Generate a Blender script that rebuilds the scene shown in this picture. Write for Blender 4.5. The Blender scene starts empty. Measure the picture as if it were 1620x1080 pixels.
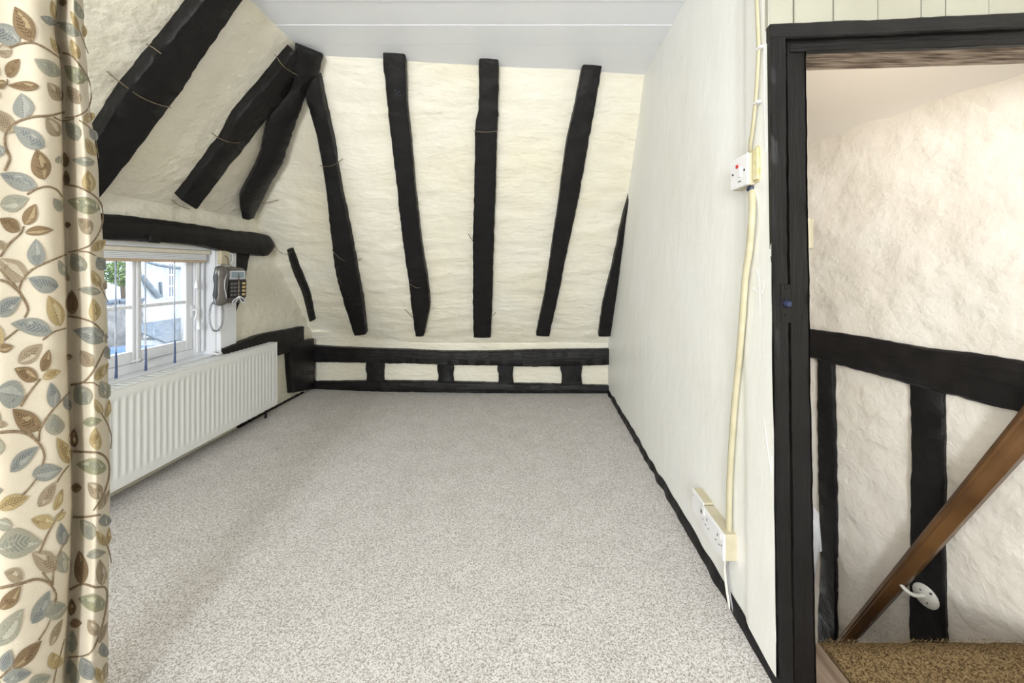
import bpy, bmesh, math, random
from mathutils import Vector, Matrix, noise
random.seed(7)
scene = bpy.context.scene
COL = scene.collection

# ------------------------------------------------------------------ camera
F, CX, CY, CAMH = 600.0, 840.0, 425.0, 1.10        # focal length and principal point for a 1620x1080 frame
cam = bpy.data.cameras.new('camera'); cam.sensor_width = 36.0; cam.lens = F / 1620 * 36
cam.shift_x = (810 - CX) / 1620; cam.shift_y = (CY - 540) / 1620
cam.clip_start = 0.05; cam.clip_end = 200
camo = bpy.data.objects.new('camera', cam); COL.objects.link(camo)
camo.location = (0, 0, CAMH); camo.rotation_euler = (math.pi / 2, 0, 0)
scene.camera = camo

# ------------------------------------------------------------------ world and light
world = bpy.data.worlds.new('sky'); scene.world = world; world.use_nodes = True
wn = world.node_tree; wn.nodes['Background'].inputs[0].default_value = (0.90, 0.95, 1.0, 1)
wn.nodes['Background'].inputs[1].default_value = 5.0
def area(name, loc, rot, sx, sy, e, col):
    l = bpy.data.lights.new(name, 'AREA'); l.shape = 'RECTANGLE'; l.size = sx; l.size_y = sy
    l.energy = e; l.color = col
    o = bpy.data.objects.new(name, l); COL.objects.link(o); o.location = loc; o.rotation_euler = rot
    return o
# unseen area light for a window assumed behind the camera, with no opening built
area('assumed_rear_light', (-0.50, -3.0, 1.50), (math.pi / 2, 0, 0), 0.70, 1.3, 112, (0.91, 0.955, 1.0))
# unseen fill light added by the left wall, nearer than the curtain
area('side_fill_light', (-1.90, -1.1, 1.15), (math.pi / 2, 0, math.radians(-62)), 0.9, 1.0, 16, (0.97, 0.985, 1.0))
def point(name, loc, e, col, r):
    l = bpy.data.lights.new(name, 'POINT'); l.energy = e; l.color = col; l.shadow_soft_size = r
    o = bpy.data.objects.new(name, l); COL.objects.link(o); o.location = loc
    return o
point('room_fill_light', (0.05, 0.05, 1.72), 15, (1.0, 0.97, 0.92), 0.18)  # fill light added above the camera to brighten the room, not a fitted lamp
point('assumed_stair_lamp', (1.00, 1.22, 1.83), 3.0, (1.0, 0.91, 0.81), 0.07)  # unseen lamp assumed above the stairs, out of view behind the door head
vs = scene.view_settings
vs.view_transform = 'Standard'; vs.look = 'None'; vs.gamma = 1.0; vs.exposure = 0.0; vs.use_curve_mapping = False

# ------------------------------------------------------------------ materials
MATS = {}
def rgb(*c):
    def f(v):
        v /= 255.0
        return v / 12.92 if v <= 0.04045 else ((v + 0.055) / 1.055) ** 2.4
    return (f(c[0]), f(c[1]), f(c[2]), 1)
def mat(name, c1, c2=None, scale=6, rough=0.6, bumps=(), stretch=(1, 1, 1), spec=0.5, metal=0, detail=5, lo=0.35, hi=0.65, alpha=None, uv=False):
    m = bpy.data.materials.new(name); m.use_nodes = True; nt = m.node_tree; N = nt.nodes; L = nt.links
    b = N['Principled BSDF']; b.inputs['Roughness'].default_value = rough
    b.inputs['Specular IOR Level'].default_value = spec; b.inputs['Metallic'].default_value = metal
    b.inputs['Base Color'].default_value = c1
    tc = N.new('ShaderNodeTexCoord'); mp = N.new('ShaderNodeMapping'); mp.inputs['Scale'].default_value = stretch
    L.new(tc.outputs['Object'], mp.inputs['Vector'])
    if c2:
        n = N.new('ShaderNodeTexNoise'); n.inputs['Scale'].default_value = scale; n.inputs['Detail'].default_value = detail
        r = N.new('ShaderNodeValToRGB'); r.color_ramp.elements[0].color = c1; r.color_ramp.elements[1].color = c2
        r.color_ramp.elements[0].position = lo; r.color_ramp.elements[1].position = hi
        L.new(mp.outputs[0], n.inputs['Vector']); L.new(n.outputs['Fac'], r.inputs[0]); L.new(r.outputs[0], b.inputs['Base Color'])
    prev = None
    for (sc, st, dist, st3) in bumps:
        mp2 = N.new('ShaderNodeMapping'); mp2.inputs['Scale'].default_value = st3
        L.new(tc.outputs['Object'], mp2.inputs['Vector'])
        n = N.new('ShaderNodeTexNoise'); n.inputs['Scale'].default_value = sc; n.inputs['Detail'].default_value = 6
        bp = N.new('ShaderNodeBump'); bp.inputs['Strength'].default_value = st; bp.inputs['Distance'].default_value = dist
        L.new(mp2.outputs[0], n.inputs['Vector']); L.new(n.outputs['Fac'], bp.inputs['Height'])
        if prev: L.new(prev.outputs[0], bp.inputs['Normal'])
        prev = bp
    if prev: L.new(prev.outputs[0], b.inputs['Normal'])
    MATS[name] = m
    return m
I3 = (1, 1, 1)
mat('plaster', rgb(239, 233, 212), rgb(242, 238, 224), 2.2, 0.5, ((9, .6, .03, (.6, 1, 1.8)), (34, .5, .009, (.7, 1, 1.3))), spec=.35)
mat('plaster_right', rgb(245, 245, 239), rgb(249, 249, 246), 2.0, 0.45, ((7, .35, .015, (1, 1, .5)), (45, .2, .004, (1, 1, .4))), spec=.4)
mat('plaster_stair', rgb(236, 229, 218), rgb(244, 239, 230), 4, 0.42, ((5, .6, .04, I3), (13, .6, .022, I3), (55, .4, .005, I3)), spec=.5)
mat('plaster_smooth', rgb(248, 242, 233), rgb(251, 246, 238), 2, 0.55, ((4, .3, .01, I3),), spec=.3)
mat('white_paint', rgb(236, 238, 240), rgb(246, 247, 248), 3, 0.35, ((30, .12, .002, I3),))
mat('ceiling_paint', rgb(243, 246, 251), rgb(248, 250, 254), 3, 0.4, ((14, .25, .004, (.15, 1, 1)), (60, .1, .002, (.2, 1, 1))))
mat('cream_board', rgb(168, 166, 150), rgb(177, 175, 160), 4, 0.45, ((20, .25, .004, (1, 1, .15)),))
mat('black_timber', rgb(20, 19, 20), rgb(28, 27, 28), 8, 0.45, ((14, .7, .012, (1, 1, 1)), (90, .35, .003, (1, 1, 1))), spec=.28)
mat('black_gloss', rgb(17, 16, 16), rgb(23, 22, 22), 8, 0.42, ((30, .45, .005, (3, 3, .25)), (140, .25, .002, (3, 3, .15))), spec=.25)
mat('black_rail', rgb(19, 18, 19), rgb(30, 28, 28), 12, 0.45, ((20, .7, .01, (.25, .25, 2.5)), (90, .4, .003, (.2, .2, 3))), spec=.28)
mat('bare_oak', rgb(92, 72, 58), rgb(196, 178, 160), 120, 0.7, ((120, 1, .008, (.12, 1, 1)),), stretch=(.1, 1, 1), detail=8)
mat('worn_board', rgb(112, 92, 76), rgb(160, 142, 124), 26, 0.7, ((40, .5, .004, (1, .15, 1)),), stretch=(1, .15, 1))
mat('varnished_wood', rgb(74, 48, 26), rgb(112, 80, 48), 5, 0.32, ((60, .2, .002, (.2, .2, .2)),), detail=2)
mat('radiator_white', rgb(238, 239, 236), None, rough=.28)
mat('upvc', rgb(242, 244, 248), None, rough=.25)
mat('plastic_white', rgb(240, 240, 242), None, rough=.3)
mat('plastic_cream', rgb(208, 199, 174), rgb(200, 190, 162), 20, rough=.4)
mat('cable_cream', rgb(196, 188, 156), rgb(206, 199, 170), 20, rough=.5)
mat('cable_white', rgb(230, 228, 220), None, rough=.4)
mat('cable_grey', rgb(150, 150, 155), None, rough=.4)
mat('red_lens', rgb(210, 20, 35), None, rough=.2)
mat('dark_hole', rgb(40, 40, 44), None, rough=.6)
mat('screw_metal', rgb(120, 118, 115), None, rough=.35, metal=.9)
mat('navy_metal', rgb(42, 50, 78), None, rough=.35)
mat('phone_silver', rgb(104, 101, 97), rgb(116, 112, 108), 30, rough=.3, metal=.35)
mat('phone_light', rgb(205, 207, 212), None, rough=.25, metal=.2)
mat('phone_dark', rgb(38, 38, 42), None, rough=.35)
mat('phone_screen', rgb(128, 142, 150), None, rough=.15)
mat('phone_gold', rgb(190, 165, 110), None, rough=.4)
mat('cord_blue', rgb(150, 162, 182), rgb(205, 210, 218), 8, rough=.45, lo=.42, hi=.58)
mat('cord_navy', rgb(58, 74, 112), rgb(84, 100, 138), 30, rough=.5)
mat('blind_fabric', rgb(236, 228, 210), rgb(244, 238, 222), 30, rough=.7)
mat('blind_wood', rgb(206, 180, 150), rgb(218, 194, 166), 12, rough=.5, stretch=(1, .1, 1))
mat('wire', rgb(84, 72, 56), rgb(130, 116, 92), 60, rough=.6)
mat('brass_dark', rgb(96, 74, 48), None, rough=.4, metal=.6)
mat('yellow_filler', rgb(206, 192, 136), rgb(226, 218, 180), 60, .6, ((80, .5, .004, I3),))
mat('render_white', rgb(180, 187, 196), rgb(192, 197, 204), 2, .7)
mat('slate', rgb(72, 84, 98), rgb(100, 112, 124), 8, .5)
mat('timber_grey', rgb(92, 104, 116), rgb(120, 130, 138), 6, .6)
mat('car_blue', rgb(78, 108, 158), None, rough=.2)
mat('tyre', rgb(35, 35, 38), None, rough=.7)
mat('house_glass', rgb(86, 106, 124), None, rough=.08)
mat('ground', rgb(130, 136, 142), rgb(156, 160, 164), 3, .8)
mat('stone', rgb(112, 112, 114), rgb(150, 150, 150), 5, .8)
mat('foliage', rgb(48, 76, 34), rgb(110, 136, 70), 4, .6)
mat('bark', rgb(84, 74, 62), None, rough=.8)

# carpet: short cut pile, speckled grey beige
def carpet_mat(name, a, b_, c, s1, s2, bs, rough=.95):
    m = bpy.data.materials.new(name); m.use_nodes = True; nt = m.node_tree; N = nt.nodes; L = nt.links
    b = N['Principled BSDF']; b.inputs['Roughness'].default_value = rough; b.inputs['Specular IOR Level'].default_value = .1
    tc = N.new('ShaderNodeTexCoord')
    n1 = N.new('ShaderNodeTexVoronoi'); n1.inputs['Scale'].default_value = s1; n1.inputs['Randomness'].default_value = 1
    n0 = N.new('ShaderNodeTexNoise'); n0.inputs['Scale'].default_value = s1 * .45; n0.inputs['Detail'].default_value = 3; L.new(tc.outputs['Object'], n0.inputs['Vector'])
    sx = N.new('ShaderNodeSeparateColor'); L.new(n1.outputs['Color'], sx.inputs[0])
    mm = N.new('ShaderNodeMath'); mm.operation = 'MULTIPLY_ADD'; mm.inputs[1].default_value = .45; L.new(sx.outputs[0], mm.inputs[0])
    m0 = N.new('ShaderNodeMath'); m0.operation = 'MULTIPLY'; m0.inputs[1].default_value = .55; L.new(n0.outputs['Fac'], m0.inputs[0]); L.new(m0.outputs[0], mm.inputs[2])
    n2 = N.new('ShaderNodeTexNoise'); n2.inputs['Scale'].default_value = s2; n2.inputs['Detail'].default_value = 4
    r = N.new('ShaderNodeValToRGB'); e = r.color_ramp.elements
    e[0].position = .30; e[0].color = a; e[1].position = .62; e[1].color = c
    k = e.new(.46); k.color = b_
    mx = N.new('ShaderNodeMix'); mx.data_type = 'RGBA'; mx.blend_type = 'MULTIPLY'; mx.inputs[0].default_value = 1
    r2 = N.new('ShaderNodeValToRGB'); r2.color_ramp.elements[0].color = (.93, .925, .92, 1); r2.color_ramp.elements[0].position = .3
    r2.color_ramp.elements[1].color = (1, 1, 1, 1); r2.color_ramp.elements[1].position = .6
    for n in (n1, n2): L.new(tc.outputs['Object'], n.inputs['Vector'])
    L.new(mm.outputs[0], r.inputs[0]); L.new(n2.outputs['Fac'], r2.inputs[0])
    L.new(r.outputs[0], mx.inputs[6]); L.new(r2.outputs[0], mx.inputs[7]); L.new(mx.outputs[2], b.inputs['Base Color'])
    bp = N.new('ShaderNodeBump'); bp.inputs['Strength'].default_value = bs; bp.inputs['Distance'].default_value = .006
    L.new(mm.outputs[0], bp.inputs['Height']); L.new(bp.outputs[0], b.inputs['Normal'])
    MATS[name] = m
carpet_mat('carpet', rgb(158, 150, 144), rgb(203, 198, 194), rgb(229, 226, 224), 340, 7, .35)
carpet_mat('coir', rgb(80, 62, 42), rgb(118, 97, 68), rgb(156, 134, 98), 330, 12, .8)

def glass_mat():
    m = bpy.data.materials.new('window_glass'); m.use_nodes = True; nt = m.node_tree; N = nt.nodes; L = nt.links
    for n in list(N): N.remove(n)
    o = N.new('ShaderNodeOutputMaterial'); t = N.new('ShaderNodeBsdfTransparent'); g = N.new('ShaderNodeBsdfGlossy')
    t.inputs[0].default_value = (.97, .985, 1, 1); g.inputs['Roughness'].default_value = .02
    f = N.new('ShaderNodeFresnel'); f.inputs[0].default_value = 1.35; mx = N.new('ShaderNodeMixShader')
    L.new(f.outputs[0], mx.inputs[0]); L.new(t.outputs[0], mx.inputs[1]); L.new(g.outputs[0], mx.inputs[2]); L.new(mx.outputs[0], o.inputs[0])
    MATS['window_glass'] = m
glass_mat()
def leaf_mat(name, base, hatch, light):
    m = bpy.data.materials.new(name); m.use_nodes = True; nt = m.node_tree; N = nt.nodes; L = nt.links
    b = N['Principled BSDF']; b.inputs['Roughness'].default_value = .75; b.inputs['Specular IOR Level'].default_value = .25
    uv = N.new('ShaderNodeUVMap'); sp = N.new('ShaderNodeSeparateXYZ'); L.new(uv.outputs[0], sp.inputs[0])
    def M(op, a=None, bb=None, c=None):
        n = N.new('ShaderNodeMath'); n.operation = op
        for i, v in enumerate((a, bb, c)):
            if v is None: continue
            if isinstance(v, (int, float)): n.inputs[i].default_value = v
            else: L.new(v, n.inputs[i])
        return n.outputs[0]
    u, v = sp.outputs[0], sp.outputs[1]          # u along 0..1, v across -1..1
    av = M('ABSOLUTE', v)
    ph = M('ADD', M('MULTIPLY', u, 62), M('MULTIPLY', av, -16))
    st = M('GREATER_THAN', M('SINE', ph), 0.15)
    inner = M('LESS_THAN', M('ADD', av, M('MULTIPLY', M('ABSOLUTE', M('SUBTRACT', u, .5)), .7)), .62)
    mid = M('LESS_THAN', av, .09)
    ns = N.new('ShaderNodeTexNoise'); ns.inputs['Scale'].default_value = 34; tc = N.new('ShaderNodeTexCoord'); L.new(tc.outputs['Object'], ns.inputs['Vector'])
    patch = M('GREATER_THAN', ns.outputs['Fac'], .5)
    m1 = N.new('ShaderNodeMix'); m1.data_type = 'RGBA'; m1.inputs[6].default_value = base; m1.inputs[7].default_value = hatch
    L.new(M('MULTIPLY', M('MULTIPLY', st, inner), M('MAXIMUM', patch, mid)), m1.inputs[0])
    m2 = N.new('ShaderNodeMix'); m2.data_type = 'RGBA'; m2.inputs[7].default_value = light
    L.new(m1.outputs[2], m2.inputs[6])
    half = M('MULTIPLY', M('GREATER_THAN', v, 0), M('MULTIPLY', inner, M('LESS_THAN', ns.outputs['Fac'], .47)))
    L.new(M('MULTIPLY', half, .75), m2.inputs[0])
    fine = N.new('ShaderNodeTexNoise'); fine.inputs['Scale'].default_value = 420; L.new(tc.outputs['Object'], fine.inputs['Vector'])
    m3 = N.new('ShaderNodeMix'); m3.data_type = 'RGBA'; m3.blend_type = 'MULTIPLY'; m3.inputs[0].default_value = .5
    r = N.new('ShaderNodeValToRGB'); r.color_ramp.elements[0].position = .3; r.color_ramp.elements[1].position = .6
    r.color_ramp.elements[0].color = (.6, .6, .6, 1); L.new(fine.outputs['Fac'], r.inputs[0])
    L.new(m2.outputs[2], m3.inputs[6]); L.new(r.outputs[0], m3.inputs[7]); L.new(m3.outputs[2], b.inputs['Base Color'])
    MATS[name] = m
LIGHT = rgb(222, 212, 190)
leaf_mat('leaf_brown', rgb(130, 109, 82), rgb(98, 78, 54), rgb(174, 156, 122))
leaf_mat('leaf_tan', rgb(156, 141, 118), rgb(122, 106, 84), rgb(198, 187, 166))
leaf_mat('leaf_gold', rgb(172, 153, 112), rgb(126, 104, 70), rgb(202, 188, 152))
leaf_mat('leaf_blue', rgb(140, 141, 134), rgb(102, 107, 111), rgb(166, 165, 156))
leaf_mat('leaf_sage', rgb(154, 151, 134), rgb(124, 128, 122), rgb(184, 181, 165))
leaf_mat('leaf_olive', rgb(152, 150, 122), rgb(126, 130, 120), rgb(190, 188, 164))
mat('stem_thread', rgb(112, 94, 70), rgb(142, 122, 96), 160, .8)
mat('curtain_cloth', rgb(205, 194, 173), rgb(212, 202, 183), 14, .8, ((420, .35, .001, (1, 1, 2)), (420, .35, .001, (2, 2, .5))), spec=.2)

# ------------------------------------------------------------------ helpers
def tag(o, label, cat, group=None, kind=None):
    o['label'] = label
    if cat: o['category'] = cat
    if group: o['group'] = group
    if kind: o['kind'] = kind
    return o
def empty(name, loc, label, cat, group=None, kind=None):
    o = bpy.data.objects.new(name, None); COL.objects.link(o); o.location = loc; o.empty_display_size = .05
    return tag(o, label, cat, group, kind)
def finish(name, me, m, parent=None, smooth=None):
    if m: me.materials.append(MATS[m])
    o = bpy.data.objects.new(name, me); COL.objects.link(o)
    if smooth is not None:
        me.polygons.foreach_set('use_smooth', [True] * len(me.polygons))
        me.set_sharp_from_angle(angle=math.radians(smooth))
    if parent:
        o.parent = parent
        if not parent.parent: o.matrix_parent_inverse = Matrix.Translation(-parent.location)   # a part's own world matrix is the identity
    return o
def pydata(name, V, Fc, m, parent=None, smooth=None):
    me = bpy.data.meshes.new(name); me.from_pydata([tuple(v) for v in V], [], Fc); me.validate()
    bm = bmesh.new(); bm.from_mesh(me); bmesh.ops.recalc_face_normals(bm, faces=bm.faces); bm.to_mesh(me); bm.free()
    return finish(name, me, m, parent, smooth)
def box(name, lo, hi, m, parent=None, bevel=.002, M4=None, seg=1):
    bm = bmesh.new(); bmesh.ops.create_cube(bm, size=1)
    lo, hi = Vector(lo), Vector(hi); c = (lo + hi) / 2; s = hi - lo
    for v in bm.verts: v.co = Vector((v.co.x * s.x, v.co.y * s.y, v.co.z * s.z)) + c
    if bevel: bmesh.ops.bevel(bm, geom=bm.edges[:], offset=min(bevel, min(abs(x) for x in s) * .45), segments=seg, affect='EDGES', clamp_overlap=True)
    if M4 is not None: bm.transform(M4)
    me = bpy.data.meshes.new(name); bm.to_mesh(me); bm.free()
    return finish(name, me, m, parent, 35 if bevel and seg > 1 else None)
def smooth_path(pts, n=6):
    pts = [Vector(p) for p in pts]
    if len(pts) < 3: return pts
    P = [pts[0] * 2 - pts[1]] + pts + [pts[-1] * 2 - pts[-2]]; out = []
    for i in range(1, len(P) - 2):
        a, b, c, d = P[i - 1:i + 3]
        for k in range(n):
            t = k / n
            out.append(.5 * (2 * b + (c - a) * t + (2 * a - 5 * b + 4 * c - d) * t * t + (3 * b - a - 3 * c + d) * t ** 3))
    return out + [pts[-1]]
def tube(name, pts, r, m, parent=None, seg=8, n=6, flat=None):
    """round (or, with flat = (axis, factor), squashed) tube along a smooth path; r a number or a function of 0..1"""
    P = smooth_path(pts, n) if n else [Vector(p) for p in pts]
    V, Fc = [], []; up = None
    for i, p in enumerate(P):
        t = (P[min(i + 1, len(P) - 1)] - P[max(i - 1, 0)]).normalized()
        if up is None: up = t.orthogonal().normalized()
        up = (up - t * up.dot(t)).normalized(); sd = t.cross(up)
        rr = r(i / (len(P) - 1)) if callable(r) else r
        for k in range(seg):
            a = 2 * math.pi * k / seg; d = up * math.cos(a) * rr + sd * math.sin(a) * rr
            if flat: d -= flat[0] * d.dot(flat[0]) * (1 - flat[1])
            V.append(p + d)
    for i in range(len(P) - 1):
        for k in range(seg):
            a = i * seg + k; b = i * seg + (k + 1) % seg
            Fc.append((a, b, b + seg, a + seg))
    Fc.append(tuple(range(seg))); Fc.append(tuple(range(len(V) - seg, len(V))))
    return pydata(name, V, Fc, m, parent, 60)
def lathe(name, c, axis, prof, m, parent=None, seg=20):
    """prof: list of (radius, distance along axis)"""
    axis = Vector(axis).normalized(); u = axis.orthogonal().normalized(); w = axis.cross(u); c = Vector(c)
    V, Fc = [], []
    for (r, h) in prof:
        for k in range(seg):
            a = 2 * math.pi * k / seg; V.append(c + axis * h + (u * math.cos(a) + w * math.sin(a)) * max(r, 1e-5))
    for i in range(len(prof) - 1):
        for k in range(seg):
            a = i * seg + k; b = i * seg + (k + 1) % seg; Fc.append((a, b, b + seg, a + seg))
    Fc.append(tuple(range(seg))); Fc.append(tuple(range(len(V) - seg, len(V))))
    return pydata(name, V, Fc, m, parent, 40)

# ------------------------------------------------------------------ the room's planes: height above each surface, towards the room
XL, YF, HC, HE, XC = -2.03, 3.40, 2.25, 1.46, -1.20     # left wall, far wall, ceiling, eaves of left slope, ceiling's left edge
def splus(d, k=.12): return k * math.log(1 + math.exp(d / k))
def zt(X): return 2.03 + (X + 1.2) / 1.88 * .21 + .256 * splus(-(X + 1.25))
def corner(X): return min(1, max(0, (-.5 - X) / 1.53)) ** 2
def y_slope(X, Z): return (3.37 + .19 * corner(X)) * (1 - (Z - .47) / 1.78) + zt(X) * (Z - .47) / 1.78
def y_far(X): return YF + .13 * corner(X)
def xr(Y): return .655 + (Y - 1.0) * .0138
KL = (HC - HE) / (XC - XL)
def g_left(p): return p.x - XL
def g_far(p): return y_far(p.x) - p.y
def g_slope(p): return (y_slope(p.x, p.z) - p.y) * .81
def g_lslope(p): return (HE + KL * (p.x - XL) - p.z) / math.hypot(1, KL)
def g_hip(p): return min(g_slope(p), g_lslope(p))
def lean(p): return .022 * (p.z / 1.77) * max(0, min(1, (1.22 - p.y) / .22)) + (.006 * max(0, min(1, (1.16 - p.y) / .02)))
def g_right(p): return xr(p.y) - lean(p) - p.x
def g_floor(p): return p.z
ST0 = Vector((1.381, 1.875, 0)); STD = Vector((-.2562, .9666, 0)); STN = Vector((-.9666, -.2562, 0))
def g_stair(p): return (p - ST0).dot(STN)
D0, DU, DN = Vector((.655, 1.0, 0)), Vector((.9968, -.080, 0)), Vector((-.080, -.9968, 0))
def g_door(p): return (p - D0).dot(DN)
def hit(px, py, g, d=0.0):
    r = Vector(((px - CX) / F, 1, (CY - py) / F)); o = Vector((0, 0, CAMH)); lo, hi = .15, 12.0
    for _ in range(46):
        m = (lo + hi) / 2
        if g(o + r * m) > d: lo = m
        else: hi = m
    return o + r * lo
def grad(g, p):
    e = 1e-3; n = Vector([g(p + Vector([e if i == k else 0 for i in range(3)])) - g(p - Vector([e if i == k else 0 for i in range(3)])) for k in range(3)])
    return n.normalized()
def fbm(p, s, o=4): return noise.fractal(p * s, 1.0, 2.0, o)

def timber(name, rows, g, proud, m='black_timber', parent=None, sink=.03, jit=.004, step=.02, ch=.006, nrm=None, crown=.002, seed=0, ends=(True, True), straight=False):
    """hewn timber lying on surface g: rows are pairs of edge points, the face stands `proud` of the surface"""
    L = [hit(a, b, g, proud) for a, b, c, d in rows]; R = [hit(c, d, g, proud) for a, b, c, d in rows]
    def dense(A, cnt):
        out = []
        S = smooth_path(A, 10) if (len(A) > 2 and not straight) else None
        for i in range(len(A) - 1):
            for k in range(cnt[i]):
                t = k / cnt[i]
                if S:
                    f = i * 10 + t * 10; j = int(f); q = S[j].lerp(S[min(j + 1, len(S) - 1)], f - j)
                    out.append(A[i].lerp(A[i + 1], t).lerp(q, .6))
                else: out.append(A[i].lerp(A[i + 1], t))
        return out + [A[-1]]
    cnt = [max(1, int(((L[i + 1] - L[i]).length + (R[i + 1] - R[i]).length) / 2 / step)) for i in range(len(rows) - 1)]
    Ld, Rd = dense(L, cnt), dense(R, cnt)
    off = Vector((seed * 3.7, seed * 1.3, seed * 2.1)); V, Fc = [], []
    K = 9
    for a, b in zip(Ld, Rd):
        mid = (a + b) / 2; n = nrm or grad(g, mid); w = (b - a); wl = w.length; u = w.normalized(); c = min(ch, wl * .3)
        back = n * (proud + sink)
        pts = [a - back, a - n * proud * .5, a - n * c, a + u * c, mid + n * crown, b - u * c, b - n * c, b - n * proud * .5, b - back]
        for i, p in enumerate(pts):
            q = p + off
            j = jit if i not in (0, 8) else 0
            p = p + u * (noise.noise(q * 22) * j + noise.noise(q * 70) * j * .7) + n * noise.noise(q * 19 + Vector((9, 9, 9))) * j * .8
            p = p + u * noise.noise((mid + off) * 5 + Vector((0, 0, 3 if i < 4 else 40))) * j * .5
            V.append(p)
    for i in range(len(Ld) - 1):
        for k in range(K - 1):
            s = i * K + k; Fc.append((s, s + 1, s + K + 1, s + K))
        Fc.append((i * K + K - 1, i * K, (i + 1) * K, (i + 1) * K + K - 1))
    Fc.append(tuple(range(K))); Fc.append(tuple(range(len(V) - K, len(V))))
    return pydata(name, V, Fc, m, parent, 42)

def grid(name, us, vs_, f, nrm, amp, m, parent=None, hole=None, disp=None, kind='structure', label=None):
    """plaster face: points f(u, v), pushed in and out along nrm by uneven hand-trowelled relief"""
    V, Fc = [], []; nu, nv = len(us), len(vs_)
    for v in vs_:
        for u in us:
            p = Vector(f(u, v)); n = nrm(p) if callable(nrm) else nrm
            d = disp(p) if disp else amp * (.7 * fbm(p, 2.3, 3) + .35 * fbm(p, 9, 3))
            V.append(p + n * d)
    for j in range(nv - 1):
        for i in range(nu - 1):
            if hole and hole((us[i] + us[i + 1]) / 2, (vs_[j] + vs_[j + 1]) / 2): continue
            a = j * nu + i; Fc.append((a, a + 1, a + nu + 1, a + nu))
    me = bpy.data.meshes.new(name); me.from_pydata([tuple(v) for v in V], [], Fc)
    bm = bmesh.new(); bm.from_mesh(me); bmesh.ops.delete(bm, geom=[v for v in bm.verts if not v.link_faces], context='VERTS'); bm.to_mesh(me); bm.free()
    o = finish(name, me, m, parent, 60)
    if label: tag(o, label, 'wall' if 'wall' in name else name.split('_')[0], kind=kind)
    return o
def lin(a, b, n): return [a + (b - a) * i / (n - 1) for i in range(n)]

# ================================================================== STRUCTURE
V = [(-2.1, -3.3, 0), (1.95, -3.3, 0), (1.95, .9, 0), (.72, .97, 0), (.75, 3.7, 0), (-2.1, 3.7, 0)]
fl = pydata('floor', V + [(x, y, -.06) for x, y, z in V],
            [tuple(range(6)), tuple(range(11, 5, -1))] + [(i, (i + 1) % 6, (i + 1) % 6 + 6, i + 6) for i in range(6)], 'carpet')
tag(fl, 'grey beige speckled carpet covering the whole attic room floor', 'floor', kind='structure')

def d_slope(p): return .012 * fbm(p + Vector((3, 1, 0)), 1.5, 2) + .007 * noise.noise(Vector((p.x * 3, p.y * 2, p.z * 13))) + .004 * fbm(p, 12, 3)
# far knee wall and far slope
wf = grid('wall_far', lin(-2.1, .74, 90), lin(-.02, .52, 20), lambda u, v: (u, y_far(u) - (.0 if v < .45 else (v - .45) * .35), v), Vector((0, -1, 0)), .006, 'plaster',
          label='low cream plaster knee wall behind the black studs at the far end')
us = lin(-2.12, .74, 130)
ws = grid('wall_far_slope', us, lin(.44, 2.30, 110), lambda u, v: (u, y_slope(u, v), v), lambda p: grad(g_slope, p), 0, 'plaster', disp=d_slope,
          label='cream wavy plaster slope of the roof between the far rafters')
# left wall with the window opening
OY0, OY1, OZ0, OZ1 = 1.50, 2.45, .535, 1.235
ys = lin(-3.3, OY0, 30) + lin(OY0, OY1, 14)[1:] + lin(OY1, 3.75, 44)[1:]
zs = lin(-.02, OZ0, 14) + lin(OZ0, OZ1, 14)[1:] + lin(OZ1, 1.50, 8)[1:]
wl_ = grid('wall_left', ys, zs, lambda u, v: (XL, u, v), Vector((1, 0, 0)), .006, 'plaster',
           hole=lambda u, v: OY0 < u < OY1 and OZ0 < v < OZ1, label='cream plaster left wall around the small window and radiator')
def d_ls(p): return .010 * fbm(p + Vector((7, 1, 0)), 1.6, 2) + .005 * noise.noise(Vector((p.x * 9, p.y * 3, p.z * 9))) + .003 * fbm(p, 11, 3)
nl = Vector((KL, 0, -1)).normalized()
wls = grid('wall_left_slope', lin(-3.3, 2.95, 150), lin(0, 1, 40), lambda u, v: (XL - .02 + v * (XC - XL + .05), u, HE + KL * (v * (XC - XL + .05) - .02)), nl, 0, 'plaster', disp=d_ls,
           label='cream plaster roof slope above the window on the left')
# right wall
def d_r(p): return lean(p) + .005 * fbm(p + Vector((0, 5, 2)), 1.1, 2) + .002 * fbm(p, 5, 3)
wr = grid('wall_right', lin(1.0, 3.47, 170), lin(-.02, 2.30, 110), lambda u, v: (xr(u), u, v), Vector((-1, 0, 0)), 0, 'plaster_right', disp=d_r,
          label='smooth white painted right wall beside the doorway')
box('wall_back_of_partition', (.76, 1.12, -1.6), (.80, 3.5, 2.6), 'plaster_stair', wr, 0)
# ceiling: white painted boards running across the room
ce = pydata('ceiling', [(-1.25, -3.3, HC + .03), (1.95, -3.3, HC + .03), (1.95, 2.30, HC + .03), (-1.25, 2.30, HC + .03),
                        (-1.25, -3.3, HC + .06), (1.95, -3.3, HC + .06), (1.95, 2.30, HC + .06), (-1.25, 2.30, HC + .06)],
            [(0, 1, 2, 3), (4, 5, 6, 7), (0, 1, 5, 4), (1, 2, 6, 5), (2, 3, 7, 6), (3, 0, 4, 7)], 'ceiling_paint')
tag(ce, 'pale grey white boarded ceiling over the room', 'ceiling', kind='structure')
k = 0; y = 2.12
edges = [2.30, 1.942, 1.787, 1.632, 1.475]
while edges[-1] > -3.2: edges.append(edges[-1] - .156)
for i in range(len(edges) - 1):
    x1 = .70 if edges[i + 1] > .85 else 1.95
    dz = random.uniform(-.0025, .0025)
    sl = .004 * noise.noise(Vector((i * 3.1, 0, 0)))
    box('plank', (-1.24, edges[i + 1] + .0012, HC + dz), (x1, edges[i] - .0012, HC + .028), 'ceiling_paint', ce, .001)
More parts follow.
